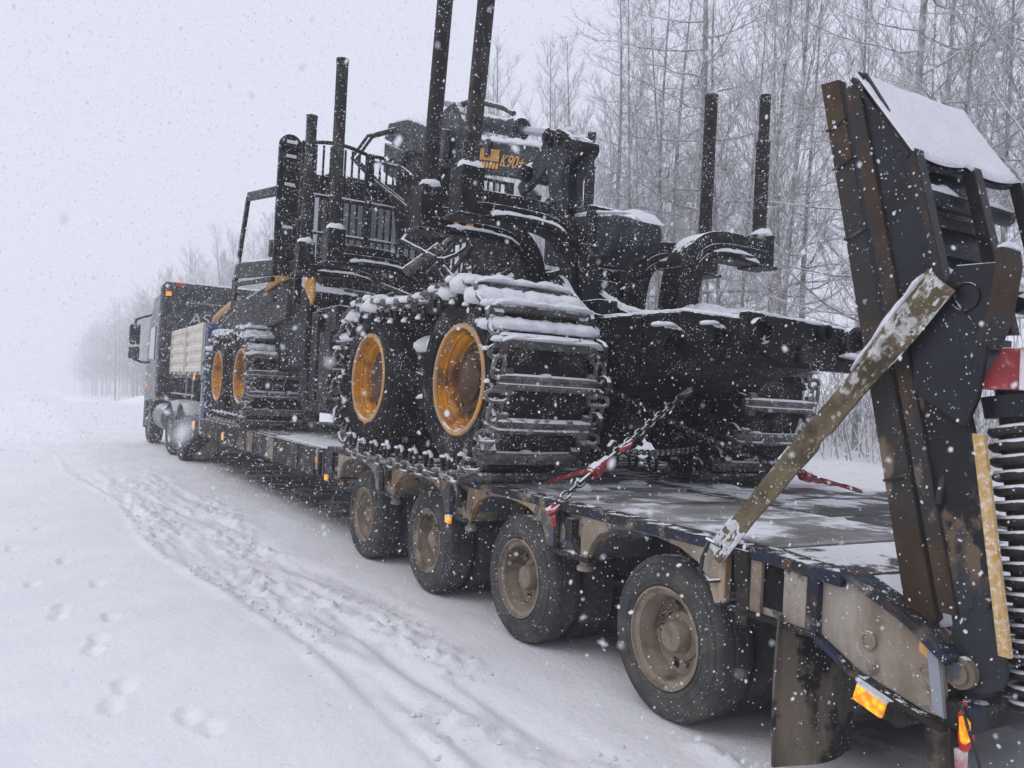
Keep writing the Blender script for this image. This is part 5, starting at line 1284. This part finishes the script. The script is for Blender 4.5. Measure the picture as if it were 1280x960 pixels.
while cnt < 156:
    if cnt < 78: y = rt.uniform(42, 135); x = rt.uniform(10.5, 17) + (y > 90) * rt.uniform(0, 4)
    elif cnt < 100: y = rt.uniform(20, 44); x = rt.uniform(9.5, 16)
    elif cnt < 132: y = rt.uniform(1.5, 22); x = rt.uniform(8.6, 14.5)
    else: y = rt.uniform(3, 30); x = rt.uniform(13, 27)
    if any((x - a_) ** 2 + (y - b_) ** 2 < (1.1 if y < 26 else 2.0) for a_, b_ in spots): continue
    v_ = Vector((x, y, 0)) - cc; px = 640 + 1045 * v_.dot(right) / max(.1, v_.dot(fwd))
    if 830 < px < 900 and v_.length < 22: continue            # the tall larch stands free
    spots.append((x, y)); cnt += 1
    kind = 'larch' if rt.random() < .22 else 'birch'
    k_ = rt.randrange(5 if kind == 'birch' else 3)
    tgt = rt.uniform(11.0, 13.4) + (y > 80) * rt.uniform(.5, 2.5) if y > 42 else rt.uniform(8.6, 10.4) if y > 24 else rt.uniform(8.8, 10.6) if y > 17 else rt.uniform(9.5, 13.5)
    hs = tgt / (HB if kind == 'birch' else HL)[k_]
    lab = {'birch': "slim bare birch in the frosted thicket beyond the snow bank", 'larch': "bare larch with drooping branches in the frosted thicket beyond the snow bank"}[kind]
    if y > 42: lab = "grey hazy %s in the far roadside row behind the machine" % ("birch" if kind == 'birch' else "larch")
    tree(kind, k_, x, y, hs, rt.uniform(0, 6), lab, GRP + (" far ahead" if y > 42 else ""))
best = {}
for o in list(COL.objects):
    if o.get('category') != 'tree': continue
    v_ = Vector(o.location) - cam.matrix_world.translation; dz = v_.dot(fwd)
    if dz < 1 or o['label'].startswith(('tallest', 'bare larch just', 'smaller', 'leaning', 'grey')): continue
    px = 512 + 836 * v_.dot(right) / dz
    for lo_, hi_, wh_ in ((608, 650, "just right of the crane tip"), (655, 700, "left of the right-hand stakes"), (706, 752, "between the two right-hand stakes"), (766, 792, "right of the pair of stakes"), (800, 832, "beside the top of the raised ramp"), (880, 925, "behind the snowy tip of the ramp"), (960, 1010, "at the far right above the ramp")):
        if lo_ < px < hi_ and (wh_ not in best or dz < best[wh_][0]): best[wh_] = (dz, o)
for wh_, (dz, o) in best.items():
    o['label'] = "nearest %s standing %s" % ("slim bare birch" if o.name.startswith('birch') else "bare larch", wh_)
# undergrowth of thin stems along the bank
def brush(seed, n, xr, yr, hr):
    rg = random.Random(seed); g = G()
    for k in range(n):
        x = rg.uniform(*xr); y = rg.uniform(*yr); z = gz(x, y) - .05; hh = rg.uniform(*hr)
        d_ = Vector((rg.uniform(-.5, .5), rg.uniform(-.5, .5), 1)).normalized(); pts = [Vector((x, y, z))]
        for q in range(4):
            d_ = (d_ + Vector((rg.uniform(-.25, .25), rg.uniform(-.25, .25), .05))).normalized(); pts.append(pts[-1] + d_ * hh / 4)
        g.tube(pts, [.011, .009, .007, .005, .003], 3, caps=False)
        for q in range(7):
            j = rg.randint(0, 3); b_ = pts[j].lerp(pts[j + 1], rg.random()); e_ = (d_ + Vector((rg.uniform(-1, 1), rg.uniform(-1, 1), rg.uniform(-.1, .7)))).normalized() * rg.uniform(.2, .7)
            g.tube([b_, b_ + e_ * .5 + Vector((0, 0, .03)), b_ + e_], [.005, .004, .0025], 3, caps=False)
    me_ = bpy.data.meshes.new("undergrowth"); me_.from_pydata(g.v, [], g.f); me_.update(); me_.materials.append(MA['twig'])
    o = bpy.data.objects.new("undergrowth", me_); COL.objects.link(o); tag(o, "tangle of frosted thin stems growing behind the snow bank", None, None, "stuff")
brush(3, 1500, (6.6, 16), (1.5, 34), (.8, 3.4))
# far-off wood that fades into the snowfall
g = G(); rg = random.Random(9)
for k in range(380):
    y = 80 + 190 * rg.random() ** 1.15; x = rg.uniform(9.5, 36); hh = rg.uniform(12, 15.5) + (y > 140) * 1.5; z = gz(x, y)
    rt_ = .09; g.tube([(x, y, z), (x + .1, y, z + hh * .5), (x, y, z + hh)], [.07, .05, .015], 3, caps=False)
    for q in range(34):
        t = .15 + .83 * q / 34; az = q * 2.4 + k; ln = hh * (.26 * (1 - t) ** .7 + .05) * rg.uniform(.7, 1.2); e = rg.uniform(.4, 1.1)
        p = Vector((x, y, z + hh * t)); d_ = Vector((math.cos(az) * math.cos(e), math.sin(az) * math.cos(e), math.sin(e)))
        g.tube([p, p + d_ * ln * .5 + Vector((0, 0, -.05)), p + d_ * ln], [.018, .013, .007], 3, caps=False)
        for w_ in range(6):
            b_ = p + d_ * ln * rg.uniform(.3, .9); e_ = (d_ + Vector((rg.uniform(-.8, .8), rg.uniform(-.8, .8), rg.uniform(-.2, .6)))).normalized() * ln * .4
            g.tube([b_, b_ + e_], [.010, .006], 3, caps=False)
me_ = bpy.data.meshes.new("distant_wood"); me_.from_pydata(g.v, [], g.f); me_.update(); me_.materials.append(MA['twig'])
o = bpy.data.objects.new("distant_wood", me_); COL.objects.link(o); tag(o, "distant bare wood beside the road fading into the snowfall", None, None, "stuff")

# ================================================================== falling snow: thousands of small flakes, one cloud
def flakes(name, boxes, label):
    an = np.arange(6) * np.pi / 3
    base = np.concatenate([np.stack([np.cos(an), np.sin(an), .35 * np.cos(an + .4)], -1), np.stack([.3 * np.cos(an), .9 * np.cos(an + .2), np.sin(an)], -1)])
    tri = np.array([(0, 1, 2), (0, 2, 3), (0, 3, 4), (0, 4, 5)]); tri = np.concatenate([tri, tri + 6])
    V = []; F = []; o_ = 0
    for (lo, hi, n, ra, rb) in boxes:
        P = RNG.uniform(lo, hi, (n, 3)); s = ra + (rb - ra) * RNG.random((n, 1, 1)) ** 2.6
        st = np.ones((n, 1, 3)); st[:, 0, 0] = RNG.uniform(.6, 1.2, n); st[:, 0, 1] = RNG.uniform(.6, 1.2, n); st[:, 0, 2] = RNG.uniform(.7, 1.35, n)
        v = base[None] * st
        a_ = RNG.uniform(0, 2 * PI, (n, 1)); ca, sa = np.cos(a_), np.sin(a_)
        v = np.stack([v[:, :, 0] * ca - v[:, :, 1] * sa, v[:, :, 0] * sa + v[:, :, 1] * ca, v[:, :, 2]], -1) * s
        v[:, :, 0] += v[:, :, 2] * RNG.uniform(-.35, .5, (n, 1)); v[:, :, 1] += v[:, :, 2] * RNG.uniform(-.3, .3, (n, 1))
        V.append((v + P[:, None, :]).reshape(-1, 3)); F.append((tri[None] + (np.arange(n) * 12)[:, None, None] + o_).reshape(-1, 3)); o_ += n * 12
    V = np.concatenate(V); F = np.concatenate(F)
    me_ = bpy.data.meshes.new(name); me_.vertices.add(len(V)); me_.vertices.foreach_set("co", V.ravel())
    me_.loops.add(len(F) * 3); me_.loops.foreach_set("vertex_index", F.ravel().astype(np.int32))
    me_.polygons.add(len(F)); me_.polygons.foreach_set("loop_start", np.arange(len(F), dtype=np.int32) * 3)
    me_.update(calc_edges=True); me_.validate()
    me_.materials.append(MA['flake'])
    o = bpy.data.objects.new(name, me_); COL.objects.link(o); tag(o, label, None, None, "stuff")
flakes("falling_snow", [((-3.4, .3, .2), (3.6, 4.2, 4.6), 26000, .0017, .0044),
                        ((-3.6, 4.2, 0), (4.5, 11, 6.5), 84000, .0025, .0062),
                        ((-6, 11, 0), (6, 24, 8), 32000, .0042, .008),
                        ((-2.75, .14, 1.40), (-1.9, .9, 2.0), 110, .0012, .003),
                        ((-3.0, .9, .2), (3.0, 5.5, 4.0), 700, .0045, .0085)], "white flakes of falling snow in the air")

# ================================================================== snow haze
HZ = G().box((-215, -65, -12), (215, 325, 19.5))
me_ = bpy.data.meshes.new("haze"); me_.from_pydata(HZ.v, [], HZ.f); me_.update()
hm = bpy.data.materials.new("snow_haze"); hm.use_nodes = True
n_ = hm.node_tree.nodes; n_.remove(n_["Principled BSDF"])
pv = n_.new("ShaderNodeVolumePrincipled"); pv.inputs["Color"].default_value = (.965, .968, .985, 1); pv.inputs["Density"].default_value = .0040
pv.inputs["Anisotropy"].default_value = 0.0
hm.node_tree.links.new(pv.outputs[0], n_["Material Output"].inputs["Volume"])
me_.materials.append(hm)
hz = bpy.data.objects.new("haze", me_); COL.objects.link(hz); tag(hz, None, None, None, "stuff")
